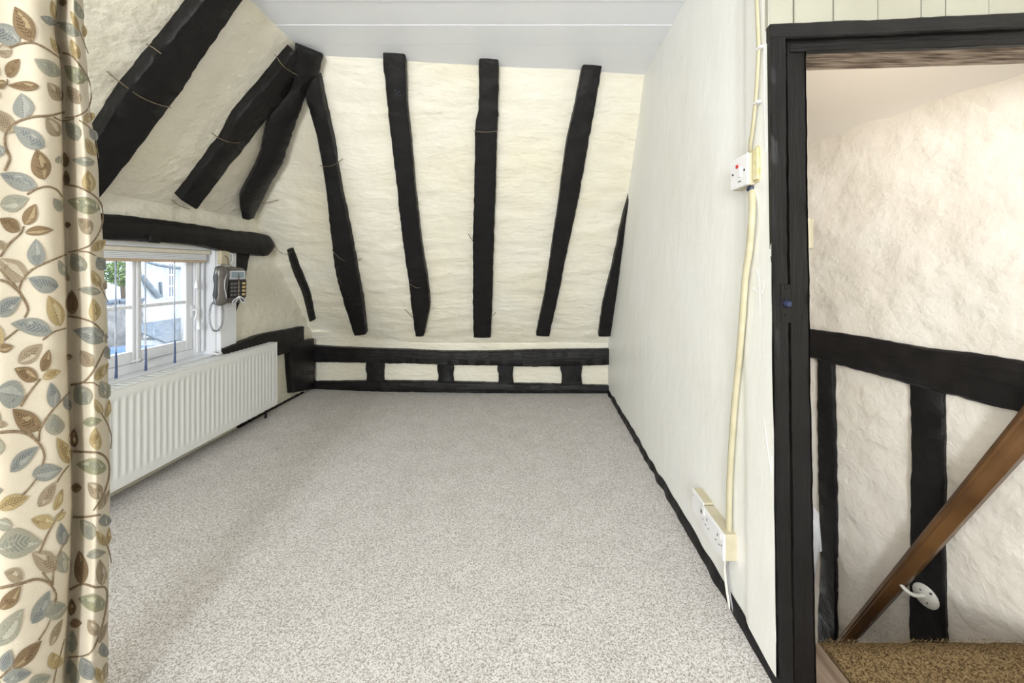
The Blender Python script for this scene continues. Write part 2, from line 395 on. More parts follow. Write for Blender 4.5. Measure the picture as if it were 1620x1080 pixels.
# unseen rest of the shell behind the camera
wb = pydata('wall_back', [(-2.1, -3.25, 0), (1.95, -3.25, 0), (1.95, -3.25, 2.3), (-2.1, -3.25, 2.3)], [(0, 1, 2, 3)], 'plaster')
tag(wb, 'cream plaster wall behind the camera', 'wall', kind='structure')
wo = pydata('wall_outer', [(1.9, -3.3, 0), (1.9, .95, 0), (1.9, .95, 2.3), (1.9, -3.3, 2.3)], [(0, 1, 2, 3)], 'plaster')
tag(wo, 'cream plaster wall to the right of the camera', 'wall', kind='structure')

# ------------------------------------------------------------------ door wall: black frame, boards above
def dp(u, n, z): return D0 + DU * u + DN * n + Vector((0, 0, z))
DM = Matrix(((DU.x, DN.x, 0, D0.x), (DU.y, DN.y, 0, D0.y), (0, 0, 1, 0), (0, 0, 0, 1)))
door = empty('door_1', (.70, 1.0, 0), 'black painted timber door frame with open doorway to the stairs', 'door frame', kind='structure')
timber('jamb', [(1219, 38, 1245, 38), (1222, 300, 1246, 300), (1226, 540, 1249, 540), (1230, 800, 1252, 800), (1235, 1084, 1257, 1084)], g_door, .012, 'black_gloss', door, sink=.006, jit=.0015, ch=.004, crown=0)
timber('jamb_stop', [(1244, 50, 1274, 50), (1247, 300, 1277, 300), (1250, 540, 1281, 540), (1253, 800, 1285, 800), (1256, 1084, 1291, 1084)], g_door, -.004, 'black_gloss', door, sink=.085, jit=.0015, ch=.003, crown=0, seed=3)
timber('head', [(1220, 36, 1220, 60), (1300, 33, 1300, 58), (1420, 28, 1420, 53), (1620, 18, 1620, 43), (1800, 9, 1800, 33)], g_door, .014, 'black_rail', door, sink=.01, jit=.002, ch=.004, crown=0, seed=4)
timber('head_stop', [(1250, 57, 1250, 83), (1350, 53, 1350, 79), (1500, 46, 1500, 75), (1800, 31, 1800, 62)], g_door, -.002, 'black_rail', door, sink=.015, jit=.002, ch=.003, crown=0, seed=5)
a, b = hit(1255, 81, g_door, -.02), hit(1790, 62, g_door, -.02)
sof = pydata('lintel_soffit', [a, b, b - DN * .105, a - DN * .105, a + Vector((0, 0, .05)), b + Vector((0, 0, .05)), b - DN * .105 + Vector((0, 0, .05)), a - DN * .105 + Vector((0, 0, .05))],
             [(0, 1, 2, 3), (4, 5, 6, 7), (0, 1, 5, 4), (1, 2, 6, 5), (2, 3, 7, 6), (3, 0, 4, 7)], 'bare_oak', door)
sof['label'] = 'bare weathered oak underside of the door head'
box('jamb', (.86, -.11, 0), (.92, .012, 1.77), 'black_gloss', door, .004, DM)
# latch keep: plate with two screws and a rounded peg
kp = hit(1243, 480, g_door, .013)
pl = box('latch_plate', (-.012, -.002, -.05), (.012, .002, .05), 'black_gloss', door, .001, Matrix.Translation(kp) @ Matrix(((DU.x, DN.x, 0, 0), (DU.y, DN.y, 0, 0), (0, 0, 1, 0), (0, 0, 0, 1))))
lathe('latch_peg', kp, DN, [(.009, 0), (.010, .012), (.006, .018), (0, .019)], 'navy_metal', pl, 12)
for dz in (-.032, .042): lathe('screw', kp + Vector((0, 0, dz)) + DN * .001, DN, [(.004, 0), (.004, .003), (0, .004)], 'black_gloss', pl, 8)
wd = empty('wall_door', (1.0, .95, 1.8), 'cream painted vertical boards above the doorway', 'wall', kind='structure')
seams = [1215, 1257, 1320, 1390, 1459, 1498, 1566, 1632, 1700, 1770]
for i in range(len(seams) - 1):
    x0, x1 = seams[i] + .8, seams[i + 1] - .8
    A = hit(x0, 40, g_door, .002 + random.uniform(-.002, .003)); B = hit(x1, 40, g_door, .002)
    u0, u1 = (A - D0).dot(DU), (B - D0).dot(DU); n0 = (A - D0).dot(DN)
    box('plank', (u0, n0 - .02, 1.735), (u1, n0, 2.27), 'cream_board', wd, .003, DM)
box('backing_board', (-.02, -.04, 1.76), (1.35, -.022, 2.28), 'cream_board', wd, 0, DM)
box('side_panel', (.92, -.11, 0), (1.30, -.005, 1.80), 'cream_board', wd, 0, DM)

# ------------------------------------------------------------------ stair well seen through the doorway
def sp_(l, n, z): return ST0 + STD * l + STN * n + Vector((0, 0, z))
def d_st(p): return .010 * fbm(p + Vector((2, 2, 2)), 2.1, 2) + .006 * fbm(p, 7, 4)
SH = 1.72
wst = grid('wall_stair', lin(-1.2, 1.3, 130), lin(-1.6, SH + .10, 154), lambda u, v: sp_(u, 0, v), STN, 0, 'plaster_stair', disp=d_st,
           label='rough warm white plaster wall of the stair well')
wss = grid('wall_stair_slope', lin(-1.3, 1.3, 50), lin(-.06, 1, 22), lambda u, v: sp_(u, v * .75, SH + v * .78), Vector((-.5, -.1, -.7)).normalized(), .006, 'plaster_smooth',
           label='smooth sloping ceiling above the stair well')
we = pydata('wall_stair_end', [(.7, 2.95, -1.6), (1.7, 2.95, -1.6), (1.7, 2.95, 2.6), (.7, 2.95, 2.6)], [(0, 1, 2, 3)], 'plaster_stair')
tag(we, 'plain plaster wall at the far end of the stairs', 'wall', kind='structure')
ct = pydata('ceiling_stair', [(.6, 1.0, 2.4), (1.95, .9, 2.4), (1.95, 3.0, 2.4), (.6, 3.0, 2.4)], [(0, 1, 2, 3)], 'plaster_smooth')
tag(ct, 'plain ceiling high over the stair well', 'ceiling', kind='structure')
rail_ = timber('stair_wall_rail', [(1225, 512, 1225, 551), (1281, 521, 1281, 566), (1320, 526, 1320, 576), (1369, 533, 1369, 589), (1453, 549, 1453, 612), (1552, 561, 1552, 638), (1619, 572, 1619, 656), (1720, 588, 1720, 684)],
               g_stair, .028, 'black_rail', jit=.004, ch=.008, seed=11)
tag(rail_, 'thick black horizontal timber running along the stair wall', 'beam')
o = timber('stair_stud', [(1291, 560, 1317, 566), (1292, 680, 1320, 680), (1294, 800, 1322, 800), (1296, 900, 1321, 900), (1292, 1000, 1322, 1000), (1292, 1100, 1322, 1100)], g_stair, .018, jit=.004, seed=12)
tag(o, 'narrow black upright stud on stair wall, close to door frame', 'beam', 'stair wall studs')
o = timber('stair_stud', [(1438, 600, 1493, 612), (1440, 700, 1493, 700), (1439, 800, 1491, 800), (1437, 940, 1493, 940), (1437, 1130, 1497, 1130)], g_stair, .018, jit=.004, seed=13)
tag(o, 'wide black upright stud on stair wall behind the handrail', 'beam', 'stair wall studs')
# landing: worn board and coir matting
o = box('threshold_board', (.70, .80, -.03), (.846, 1.105, .004), 'worn_board', None, .004)
tag(o, 'worn grey wooden floor board at the foot of the door frame', 'floor board')
mat_v, mat_f = [], []
nx, ny = 60, 24
for j in range(ny):
    for i in range(nx):
        x = .85 + i / (nx - 1) * .95; y = .62 + j / (ny - 1) * .50
        t = max(0, (j / (ny - 1) - .85) / .15)
        mat_v.append(Vector((x + .003 * noise.noise(Vector((0, y * 30, 0))), y + .004 * noise.noise(Vector((x * 25, 0, 0))), .016 - .02 * t ** 3 + .002 * noise.noise(Vector((x * 40, y * 40, 0))))))
for j in range(ny - 1):
    for i in range(nx - 1):
        a = j * nx + i; mat_f.append((a, a + 1, a + nx + 1, a + nx))
base = len(mat_v)
for i in range(nx): mat_v.append(Vector((mat_v[(ny - 1) * nx + i].x, mat_v[(ny - 1) * nx + i].y + .005, -.16)))
for i in range(nx - 1): mat_f.append(((ny - 1) * nx + i, (ny - 1) * nx + i + 1, base + i + 1, base + i))
base = len(mat_v)
for j in range(ny): mat_v.append(Vector((mat_v[j * nx].x, mat_v[j * nx].y, -.01)))
for j in range(ny - 1): mat_f.append((j * nx, (j + 1) * nx, base + j + 1, base + j))
cm = pydata('landing_mat', mat_v, mat_f, 'coir', None, 50)
tag(cm, 'coarse brown fibre matting covering the landing beyond the doorway', 'mat')
# stray fibres of the matting along its back edge
fb_v, fb_f = [], []
for i in range(1500):
    x = random.uniform(.852, 1.70); y = random.uniform(.93, 1.122) if i % 3 else random.uniform(1.10, 1.124)
    z = .014 - (.012 if y > 1.11 else 0); a = random.uniform(0, 6.28); l = random.uniform(.006, .016)
    p = Vector((x, y, z)); q = p + Vector((math.cos(a) * l, math.sin(a) * l * .5, random.uniform(.002, .007))); s = Vector((-math.sin(a), math.cos(a), 0)) * .0006
    b0 = len(fb_v); fb_v += [p - s, p + s, q]; fb_f.append((b0, b0 + 1, b0 + 2))
o = pydata('mat_fibre', fb_v, fb_f, 'coir', cm); o['kind'] = 'stuff'
sc_ = empty('staircase', (1.1, 1.15, -1.0), 'steep wooden stairs descending behind the landing mat', 'stairs', kind='structure')
for i in range(5):
    box('stair_tread', (.80, 1.13 + i * .2, -.27 - i * .25), (1.75, 1.36 + i * .2, -.24 - i * .25), 'worn_board', sc_, .004)
    box('stair_riser', (.80, 1.125 + i * .2, -.24 - i * .25), (1.75, 1.137 + i * .2, -.03 - i * .25), 'worn_board', sc_, .001)
# handrail with its bracket
hr = empty('handrail', hit(1330, 1020, g_stair, .05), 'varnished brown wooden handrail sloping down along the stair wall', 'handrail')
def hrow(ux, uy, w): return (ux, uy, ux + .782 * w, uy + .623 * w)
timber('rail', [hrow(1262, 1085, 15), hrow(1321, 1011, 22), hrow(1445, 855, 35), hrow(1569, 700, 47), hrow(1690, 548, 58)], g_stair, .085, 'varnished_wood', hr, sink=-.045, jit=.0004, ch=.012, crown=.006)
timber('rail_groove', [hrow(1268, 1081, 5), hrow(1325, 1012, 7), hrow(1449, 856, 11), hrow(1573, 701, 15), hrow(1690, 554, 18)], g_stair, .088, 'varnished_wood', hr, sink=-.078, jit=.0003, ch=.004, crown=.003)
br = lathe('bracket_rose', hit(1465, 942, g_stair, .018), STN, [(.040, 0), (.040, .004), (.034, .009), (.012, .012), (0, .0125)], 'cable_white', hr, 20)
for dx, dy in ((-10, -12), (3, 14), (10, -4)): lathe('screw', hit(1465 + dx * .8, 942 + dy * .8, g_stair, .026), STN, [(.004, 0), (.004, .003), (0, .004)], 'screw_metal', br, 8)
tube('bracket_arm', [hit(1463, 942, g_stair, .025), hit(1446, 941, g_stair, .06), hit(1432, 932, g_stair, .075), hit(1418, 914, g_stair, .07)], .007, 'cable_white', hr)
A = hit(1419, 913, g_stair, .075)
rd = (hit(1445, 870, g_stair, .06) - hit(1321, 1020, g_stair, .06)).normalized()
tube('bracket_saddle', [A - rd * .035, A, A + rd * .035], .008, 'cable_white', hr, n=2)
# small things glimpsed past the door frame
o = empty('light_switch', hit(1281, 395, g_stair, 0.4), 'cream light switch seen edge on just past the door frame', 'switch')
sw = hit(1280, 369, g_door, -.115)
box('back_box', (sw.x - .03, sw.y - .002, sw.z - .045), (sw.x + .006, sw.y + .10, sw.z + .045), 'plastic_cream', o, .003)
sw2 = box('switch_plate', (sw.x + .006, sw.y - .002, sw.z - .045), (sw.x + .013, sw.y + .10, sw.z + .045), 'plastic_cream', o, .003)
box('rocker', (sw.x + .013, sw.y + .035, sw.z - .012), (sw.x + .017, sw.y + .06, sw.z + .012), 'plastic_white', sw2, .001)
o = empty('pale_card', hit(1292, 880, g_stair, 0.0), 'small pale bluish white card glimpsed between door frame and stud', 'card')
p0, p1, p2, p3 = hit(1284, 800, g_stair, .06), hit(1294, 812, g_stair, .05), hit(1299, 872, g_stair, .05), hit(1286, 878, g_stair, .06)
for nm, q, off, mm in (('cover', (p0, p1, p2, p3), 0, 'plastic_white'), ('page', (hit(1284, 820, g_stair, .07), hit(1293, 836, g_stair, .06), hit(1296, 860, g_stair, .06), hit(1286, 930, g_stair, .07)), 0, 'upvc')):
    pydata(nm, list(q) + [v - STN * .006 for v in q], [(0, 1, 2, 3), (7, 6, 5, 4), (0, 1, 5, 4), (1, 2, 6, 5), (2, 3, 7, 6), (3, 0, 4, 7)], mm, o)

# ================================================================== BLACK TIMBERS OF THE ROOM
def wire(parent, pts, g, d=.062, r=.0022):
    tube('wire_tie', [hit(x, y, g, d + e) for x, y, e in pts], r, 'wire', parent, 6)
def rafter(label, rows, g, proud, wires=(), nrm=None, seed=0, **kw):
    o = timber('rafter', rows, g, proud, seed=seed, nrm=nrm, **kw)
    tag(o, label, 'beam', 'black roof rafters')
    for w in wires: wire(o, w, g, proud + .004)
    return o
rafter('big black rafter at upper left, just right of the curtain',
       [(392, -90, 455, -90), (321, 0, 386, 0), (262, 72, 330, 82), (200, 146, 270, 170), (165, 200, 205, 256), (135, 250, 167, 303), (105, 290, 130, 345)], g_lslope, .055,
       [[(168, 112, -.055), (190, 130, -.02), (222, 153, 0), (250, 165, .002), (270, 170, .004)], [(232, 70, -.05), (243, 76, -.02), (255, 85, .0)]], seed=1, sink=.04)
rafter('black rafter on left slope leaning up to the hip head',
       [(466, 82, 484, 112), (412, 147, 440, 166), (379, 184, 413, 202), (356, 222, 385, 238), (320, 268, 353, 278), (285, 315, 312, 332)], g_lslope, .05,
       [[(335, 211, -.05), (352, 221, -.01), (372, 226, 0), (396, 221, -.02)], [(272, 316, -.045), (284, 325, -.02), (300, 331, -.02)]], seed=2)
hipn = (grad(g_slope, Vector((-1.3, 2.2, 2.0))) + nl).normalized()
rafter('black hip rafter in roof corner with forked head touching the ceiling',
       [(469, 76, 512, 90), (465, 108, 504, 118), (460, 140, 490, 136), (425, 188, 466, 203), (412, 247, 447, 258), (393, 288, 425, 297), (379, 315, 409, 330), (383, 346, 402, 345)], g_hip, .05,
       [[(435, 86, -.05), (450, 106, .0), (478, 121, .012), (501, 117, -.01)], [(392, 300, 0), (404, 315, .005), (418, 321, -.02), (440, 316, -.045)]], nrm=hipn, seed=3, crown=.015, sink=.06)
rafter('crooked black rafter on far slope next to the hip corner',
       [(481, 120, 502, 118), (484, 158, 509, 155), (501, 218, 524, 216), (515, 299, 537, 297), (523, 373, 553, 371), (532, 440, 565, 438), (546, 487, 573, 485), (560, 531, 578, 529)], g_slope, .05,
       [[(506, 262, 0), (520, 263, .003), (533, 258, .0), (542, 251, -.045)], [(525, 395, 0), (540, 410, .002), (558, 414, -.02), (572, 409, -.045)]], seed=4)
rafter('straight black rafter with a nail cluster, leaning left of centre',
       [(605, 80, 640, 82), (612, 160, 643, 162), (622, 250, 652, 250), (628, 300, 656, 300), (637, 384, 666, 384), (646, 444, 675, 442), (651, 488, 679, 486), (657, 532, 670, 532)], g_slope, .05,
       [[(648, 449, 0), (660, 455, .003), (675, 452, -.03)], [(640, 489, -.045), (648, 497, -.03), (655, 504, .0)]], seed=5)
rafter('upright black rafter in middle of far slope with a wire band',
       [(758, 82, 789, 84), (757, 171, 788, 171), (752, 200, 787, 200), (750, 300, 784, 300), (748, 384, 781, 384), (748, 458, 779, 458), (749, 534, 776, 534)], g_slope, .05,
       [[(749, 207, 0), (768, 209, .004), (788, 207, 0)], [(741, 370, -.045), (745, 377, -.02), (750, 384, 0)], [(776, 502, 0), (781, 498, -.02), (784, 494, -.045)]], seed=6)
rafter('black rafter leaning to the right, fourth along the far slope',
       [(923, 101, 953, 102), (912, 160, 942, 165), (896, 231, 931, 227), (884, 320, 914, 322), (873, 393, 898, 395), (862, 465, 884, 465), (848, 531, 869, 532)], g_slope, .05, [], seed=7)
rafter('narrow black rafter half buried against the white right wall',
       [(1008, 256, 1012, 256), (999, 301, 1006, 292), (984, 356, 1000, 345), (970, 421, 990, 418), (955, 477, 979, 474), (947, 532, 966, 532)], g_slope, .045, [], seed=8)
o = timber('roof_batten', [(453, 396, 461, 394), (459, 420, 470, 418), (468, 443, 479, 441), (478, 466, 488, 463), (489, 509, 497, 506)], g_slope, .022, seed=9, jit=.003, ch=.006)
tag(o, 'thin short black batten in corner between left wall and slope', 'beam')
tube('wire_tie', [hit(430, 385, g_slope, .02), hit(442, 398, g_slope, .03), hit(453, 402, g_slope, .03), hit(462, 397, g_slope, .03)], .002, 'wire', o, 6)
nb = bpy.data.objects['rafter.004'] if 'rafter.004' in bpy.data.objects else None
for dx, dy in ((-4, -4), (3, -2), (-2, 3), (4, 4), (0, 0)):
    lathe('nail', hit(629 + dx, 147 + dy, g_slope, .052), grad(g_slope, hit(629, 147, g_slope, 0)), [(.004, 0), (.004, .003), (0, .005)], 'navy_metal', nb, 8)

o = timber('window_lintel', [(140, 332, 140, 374), (170, 338, 170, 378), (220, 343, 220, 381), (277, 350, 277, 384), (320, 356, 320, 388), (349, 361, 349, 394), (372, 364, 372, 399), (400, 367, 400, 402), (420, 370, 420, 405), (428, 374, 428, 403), (433, 382, 433, 396)], g_left, .07, 'black_rail', seed=14, ch=.012, crown=.012)
tag(o, 'long black timber lintel over the window with rounded end', 'beam')
pg = box('peg_block', (-.012, -.028, -.02), (.004, .028, .02), 'black_timber', o, .003, Matrix.Translation(hit(245, 378, g_left, .085)))
o = timber('wall_brace', [(357, 398, 396, 402), (357, 430, 390, 434), (357, 464, 384, 465), (357, 500, 373, 500), (352, 530, 364, 530)], g_left, .018, seed=15, sink=.02)
tag(o, 'black tapering brace behind the telephone', 'beam')
o = timber('wall_rail', [(356, 551, 356, 584), (385, 540, 385, 577), (415, 529, 415, 569), (445, 523, 445, 561), (481, 516, 481, 550)], g_left, .05, 'black_rail', seed=16, jit=.003)
tag(o, 'black horizontal timber on left wall behind radiator end', 'beam')
o = timber('corner_post', [(458, 545, 497, 535), (460, 575, 498, 573), (462, 600, 498, 594), (464, 621, 498, 614)], g_left, .05, seed=17)
tag(o, 'short stout black post in far left corner', 'beam')
o = timber('far_rail', [(478, 545, 478, 573), (492, 547, 492, 573), (570, 551, 570, 574), (640, 553, 640, 575), (699, 556, 699, 577), (770, 556, 770, 578), (847, 554, 847, 580), (910, 553, 910, 579), (970, 552, 970, 577)], g_far, .06, 'black_rail', seed=18)
tag(o, 'long black horizontal rail across foot of far wall', 'beam')
o = timber('sole_plate', [(478, 603, 478, 617), (492, 604, 492, 617), (600, 603, 600, 620), (699, 604, 699, 621), (810, 607, 810, 623), (900, 609, 900, 624), (966, 611, 966, 626)], g_far, .05, 'black_rail', seed=19, ch=.008)
tag(o, 'black sole plate along carpet edge at far wall', 'beam')
for i, (a, b, lab) in enumerate(((484, 495, 'thin black stud in low frame beside corner post'), (579, 606, 'black stud in low frame, nearest the corner post'), (692, 717, 'black stud in low frame with notched left edge, below left-leaning rafter'),
                              (788, 812, 'black stud in low frame, right of the middle'), (888, 921, 'widest black stud of low frame, near right wall'))):
    o = timber('short_stud', [(a, 570, b, 570), (a - 1, 583, b, 583), (a + 1, 595, b - 1, 595), (a, 610, b + 1, 610)], g_far, .035, seed=20 + i, jit=.006, ch=.006)
    tag(o, lab, 'beam', 'short studs of the far wall')
# painted skirting lines
def skirt(name, f, n, label, h=.03):
    V, Fc = [], []
    for i in range(n):
        t = i / (n - 1); p, nn = f(t); hh = h * (1 + .45 * noise.noise(Vector((t * 23, h * 100, 1)))); w = .010 + .006 * noise.noise(Vector((t * 31, 4, 2)))
        for q in ((-.02, 0), (w * 1.5, 0), (w, hh * .7), (w * .4, hh), (-.02, hh)): V.append(p + nn * q[0] + Vector((0, 0, q[1])))
    for i in range(n - 1):
        for k in range(5):
            a = i * 5 + k; b = i * 5 + (k + 1) % 5; Fc.append((a, b, b + 5, a + 5))
    Fc += [tuple(range(5)), tuple(range(len(V) - 5, len(V)))]
    o = pydata(name, V, Fc, 'black_timber', None, 50)
    return tag(o, label, 'skirting', kind='structure')
skirt('baseboard_right', lambda t: (Vector((xr(.99 + t * 2.4), .99 + t * 2.4, 0)), Vector((-1, 0, 0))), 160, 'uneven black painted skirting line at foot of right wall', .034)
skirt('baseboard_left', lambda t: (Vector((XL, 2.62 + t * .75, 0)), Vector((1, 0, 0))), 90, 'thin black skirting line at foot of left wall past the radiator', .012)

# ================================================================== WINDOW
win = empty('window_1', (-2.1, 1.97, OZ0), 'small white casement window with glazing bars in left wall', 'window', kind='structure')
WX = -2.115
box('reveal_board', (-2.22, 2.432, OZ0), (-2.028, 2.452, OZ1), 'upvc', win, .002)
box('reveal_board', (-2.22, OY0, OZ0), (-2.028, OY0 + .02, OZ1), 'upvc', win, .002)
box('reveal_board', (-2.22, OY0, 1.215), (-2.028, OY1, 1.236), 'upvc', win, .002)
box('window_sill', (-2.22, OY0, OZ0 - .01), (-2.02, OY1 + .02, OZ0 + .018), 'upvc', win, .004)
pn = box('architrave_board', (-2.04, 2.448, .50), (-2.004, 2.582, 1.215), 'upvc', win, .003)
# outer frame
for (y0, y1, z0, z1) in ((OY0 + .02, OY0 + .06, .553, 1.216), (2.362, 2.433, .553, 1.216), (OY0 + .06, 2.362, .553, .60), (OY0 + .06, 2.362, 1.175, 1.216), (2.019, 2.033, .60, 1.175)):
    box('window_frame', (-2.16, y0, z0), (-2.097, y1, z1), 'upvc', win, .003)
box('frame_bead', (-2.097, 2.372, .575), (-2.086, 2.388, 1.20), 'upvc', win, .002)
box('frame_bead', (-2.097, 2.405, .575), (-2.080, 2.417, 1.20), 'upvc', win, .002)
def casement(y0, y1, sl, sr):
    z0, z1 = .602, 1.173
    box('sash_stile', (-2.135, y0, z0), (-2.103, y0 + sl, z1), 'upvc', win, .003); box('sash_stile', (-2.135, y1 - sr, z0), (-2.103, y1, z1), 'upvc', win, .003)
    box('sash_rail', (-2.135, y0 + sl, z0), (-2.104, y1 - sr, z0 + .060), 'upvc', win, .003); box('sash_rail', (-2.135, y0 + sl, z1 - .02), (-2.104, y1 - sr, z1), 'upvc', win, .003)
    box('glazing_bar', (-2.130, y0 + sl, .888), (-2.106, y1 - sr, .906), 'upvc', win, .003)
    for (a, b) in ((z0 + .058, .89), (.904, z1 - .018)):
        box('pane', (-2.122, y0 + sl - .003, a), (-2.118, y1 - sr + .003, b), 'window_glass', win, 0)
casement(1.56, 2.0185, .03, .016); casement(2.0335, 2.359, .016, .045)
# fastener, stay
fx = Vector((-2.096, 2.352, .835))
fo = box('fastener_plate', (-2.103, 2.338, .80), (-2.095, 2.362, .875), 'upvc', win, .003)
tube('fastener_handle', [fx + Vector((.0, 0, .01)), fx + Vector((.022, 0, .008)), fx + Vector((.026, -.006, -.015)), fx + Vector((.024, -.012, -.045))], .006, 'upvc', fo, 8)
st_ = tube('window_stay', [(-2.09, 2.20, .615), (-2.075, 2.12, .617), (-2.075, 2.03, .617), (-2.085, 1.98, .615)], .0045, 'upvc', win, 8)
for yy in (2.02, 2.05, 2.08, 2.11): lathe('stay_hole', (-2.0735, yy, .617), (1, 0, 0), [(.0035, 0), (.0035, .002), (0, .0022)], 'screw_metal', st_, 8)
tube('stay_knob', [(-2.085, 2.04, .60), (-2.075, 2.04, .606), (-2.072, 2.05, .612)], .006, 'upvc', win, 8)

# blind pulled right up, with its tapes and cord
bl = empty('window_blind', (-2.07, 2.0, 1.17), 'cream pleated blind pulled up at top of the window with hanging tapes', 'blind')
box('head_rail', (-2.085, OY0 + .03, 1.190), (-2.045, 2.425, 1.214), 'blind_fabric', bl, .004)
for k in range(4): box('pleat', (-2.083 + .002 * (k % 2), OY0 + .035, 1.153 + k * .009), (-2.050 + .002 * (k % 2), 2.395, 1.161 + k * .009), 'upvc', bl, .001)
box('bottom_rail', (-2.085, OY0 + .035, 1.138), (-2.047, 2.395, 1.152), 'blind_wood', bl, .004)
for px, ye, in ((183, 600), (230, 588), (276, 574)):
    Y = 2.062 * F / (CX - px)
    top = Vector((-2.062, Y, 1.15)); zb = CAMH + (CY - ye) / F * Y
    tube('blind_tape', [top, Vector((-2.062, Y, zb + .14)), Vector((-2.060, Y, max(zb, .557)))], .0032, 'cord_blue', bl, 8, 3)
    tube('tape_end', [Vector((-2.060, Y, max(zb, .557) + .13)), Vector((-2.059, Y, max(zb, .557) + .05)), Vector((-2.060, Y, max(zb, .557) - .001))], lambda t: .0035 + .0022 * t, 'cord_navy', bl, 8, 3)
def yx(px, X): return -X * F / (CX - px)
for px, z in ((311, 1.0), (314, .745)):
    Y = yx(px, -2.06)
    tube('pull_cord', [(-2.06, Y, 1.18), (-2.058, Y + .001, (1.18 + z) / 2), (-2.06, Y, z + .03)], .0014, 'cable_white', bl, 6, 3)
    lathe('cord_acorn', (-2.06, Y, z - .025), (0, 0, 1), [(.002, 0), (.011, .004), (.012, .02), (.006, .045), (.003, .055)], 'upvc', bl, 12)
rg = empty('white_ring', (-2.0, 2.42, .556), 'small white ring lying at right end of the window sill', 'ring')
def torus(name, c, R, r, m, parent, n=24, k=8, tilt=0):
    V, Fc = [], []
    for i in range(n):
        a = 2 * math.pi * i / n
        for j in range(k):
            b = 2 * math.pi * j / k; q = Vector(((R + r * math.cos(b)) * math.cos(a), (R + r * math.cos(b)) * math.sin(a), r * math.sin(b)))
            q.rotate(Matrix.Rotation(tilt, 3, 'Y')); V.append(Vector(c) + q)
    for i in range(n):
        for j in range(k):
            Fc.append((i * k + j, ((i + 1) % n) * k + j, ((i + 1) % n) * k + (j + 1) % k, i * k + (j + 1) % k))
    return pydata(name, V, Fc, m, parent, 60)
torus('ring', (-2.0, 2.42, .563), .019, .007, 'plastic_white', rg, tilt=.35)
lathe('ring_core', (-2.0, 2.42, .556), (0, 0, 1), [(.013, 0), (.013, .004), (0, .0045)], 'navy_metal', rg, 14)

# ================================================================== RADIATOR
rad = empty('radiator', (-1.96, 2.1, .09), 'long white panel radiator fixed below the window', 'radiator')
RX, RY0, RY1, RZ0, RZ1 = -1.915, 1.20, 2.862, .078, .545
pit = .0333; n = int((RY1 - RY0 - .05) / pit); V, Fc = [], []
ysr = [RY0] + [RY0 + .025 + i * pit / 8 for i in range(n * 8 + 1)] + [RY1]
zprof = [(RZ0, 0), (RZ0 + .012, 0), (RZ0 + .045, 0), (RZ0 + .053, .5), (RZ0 + .066, 1), (RZ1 - .066, 1), (RZ1 - .056, .5), (RZ1 - .048, 0), (RZ1 - .008, 0), (RZ1, -.6)]
for (z, a) in zprof:
    for i, yv in enumerate(ysr):
        ph = (yv - RY0 - .025) / pit * 2 * math.pi
        w = .5 - .5 * math.cos(ph) if 0 < i < len(ysr) - 1 else 0
        w = min(1, max(0, (w - .12) / .62))
        V.append((RX + (-.0032 * w * max(a, 0)) + (-.006 if a < 0 else 0), yv, z))
m_ = len(ysr)
for j in range(len(zprof) - 1):
    for i in range(m_ - 1): Fc.append((j * m_ + i, j * m_ + i + 1, (j + 1) * m_ + i + 1, (j + 1) * m_ + i))
pydata('front_panel', V, Fc, 'radiator_white', rad, 40)
box('back_panel', (-1.997, RY0, RZ0), (-1.985, RY1, RZ1 - .01), 'radiator_white', rad, .003)
for (a, b) in ((RY0 - .002, RY0 + .006), (RY1 - .006, RY1 + .002)):
    box('end_panel', (-1.998, a, RZ0), (RX + .001, b, RZ1 + .003), 'radiator_white', rad, .003)
gr = box('top_grille', (-1.998, RY0, RZ1 - .004), (-1.990, RY1, RZ1 + .004), 'radiator_white', rad, .002)
box('grille_edge', (RX - .010, RY0, RZ1 - .006), (RX + .002, RY1, RZ1 + .004), 'radiator_white', gr, .003)
nsl = 44
for i in range(nsl):
    yy = RY0 + .02 + i * (RY1 - RY0 - .04) / (nsl - 1)
    box('slat', (-1.992, yy - .012, RZ1 - .002), (RX - .008, yy + .008, RZ1 + .002), 'radiator_white', gr, .0006)
box('convector', (-1.965, RY0 + .03, RZ0 + .03), (-1.945, RY1 - .03, RZ1 - .04), 'radiator_white', rad, 0)
vv = lathe('air_vent', (-1.955, RY1, .16), (0, 1, 0), [(.010, 0), (.010, .008), (.006, .010), (.006, .018), (0, .019)], 'brass_dark', rad, 12)
tube('valve_pipe', [(-1.955, 2.80, .10), (-1.955, 2.80, .05), (-1.957, 2.795, -.005)], .0085, 'black_timber', rad, 10)
lathe('valve_body', (-1.955, 2.80, .055), (0, 0, 1), [(.010, 0), (.016, .004), (.016, .030), (.010, .036)], 'black_timber', rad, 12)
for yy in (1.5, 2.5): box('wall_bracket', (-2.045, yy - .02, .15), (-1.995, yy + .02, .5), 'radiator_white', rad, .003)

# ================================================================== TELEPHONE on the board beside the window
ts = empty('telephone_socket', hit(355, 408, g_left, .03), 'cream telephone socket box above the telephone', 'socket')
c = hit(355, 407.5, g_left, .045)
box('socket_box', (c.x - .02, c.y - .036, c.z - .045), (c.x + .008, c.y + .036, c.z + .045), 'plastic_cream', ts, .004)
lathe('screw', (c.x + .007, c.y - .005, c.z + .012), (1, 0, 0), [(.004, 0), (.004, .003), (0, .004)], 'screw_metal', ts, 8)
ph = empty('telephone', hit(358, 480, g_left, .03), 'grey corded wall telephone with curly cord hanging beside the window', 'telephone')
PC = hit(361, 450, g_left, .062)
PR = Matrix.Translation(PC) @ Matrix.Rotation(math.radians(90 - 24), 4, 'Z') @ Matrix.Rotation(math.radians(2), 4, 'X')
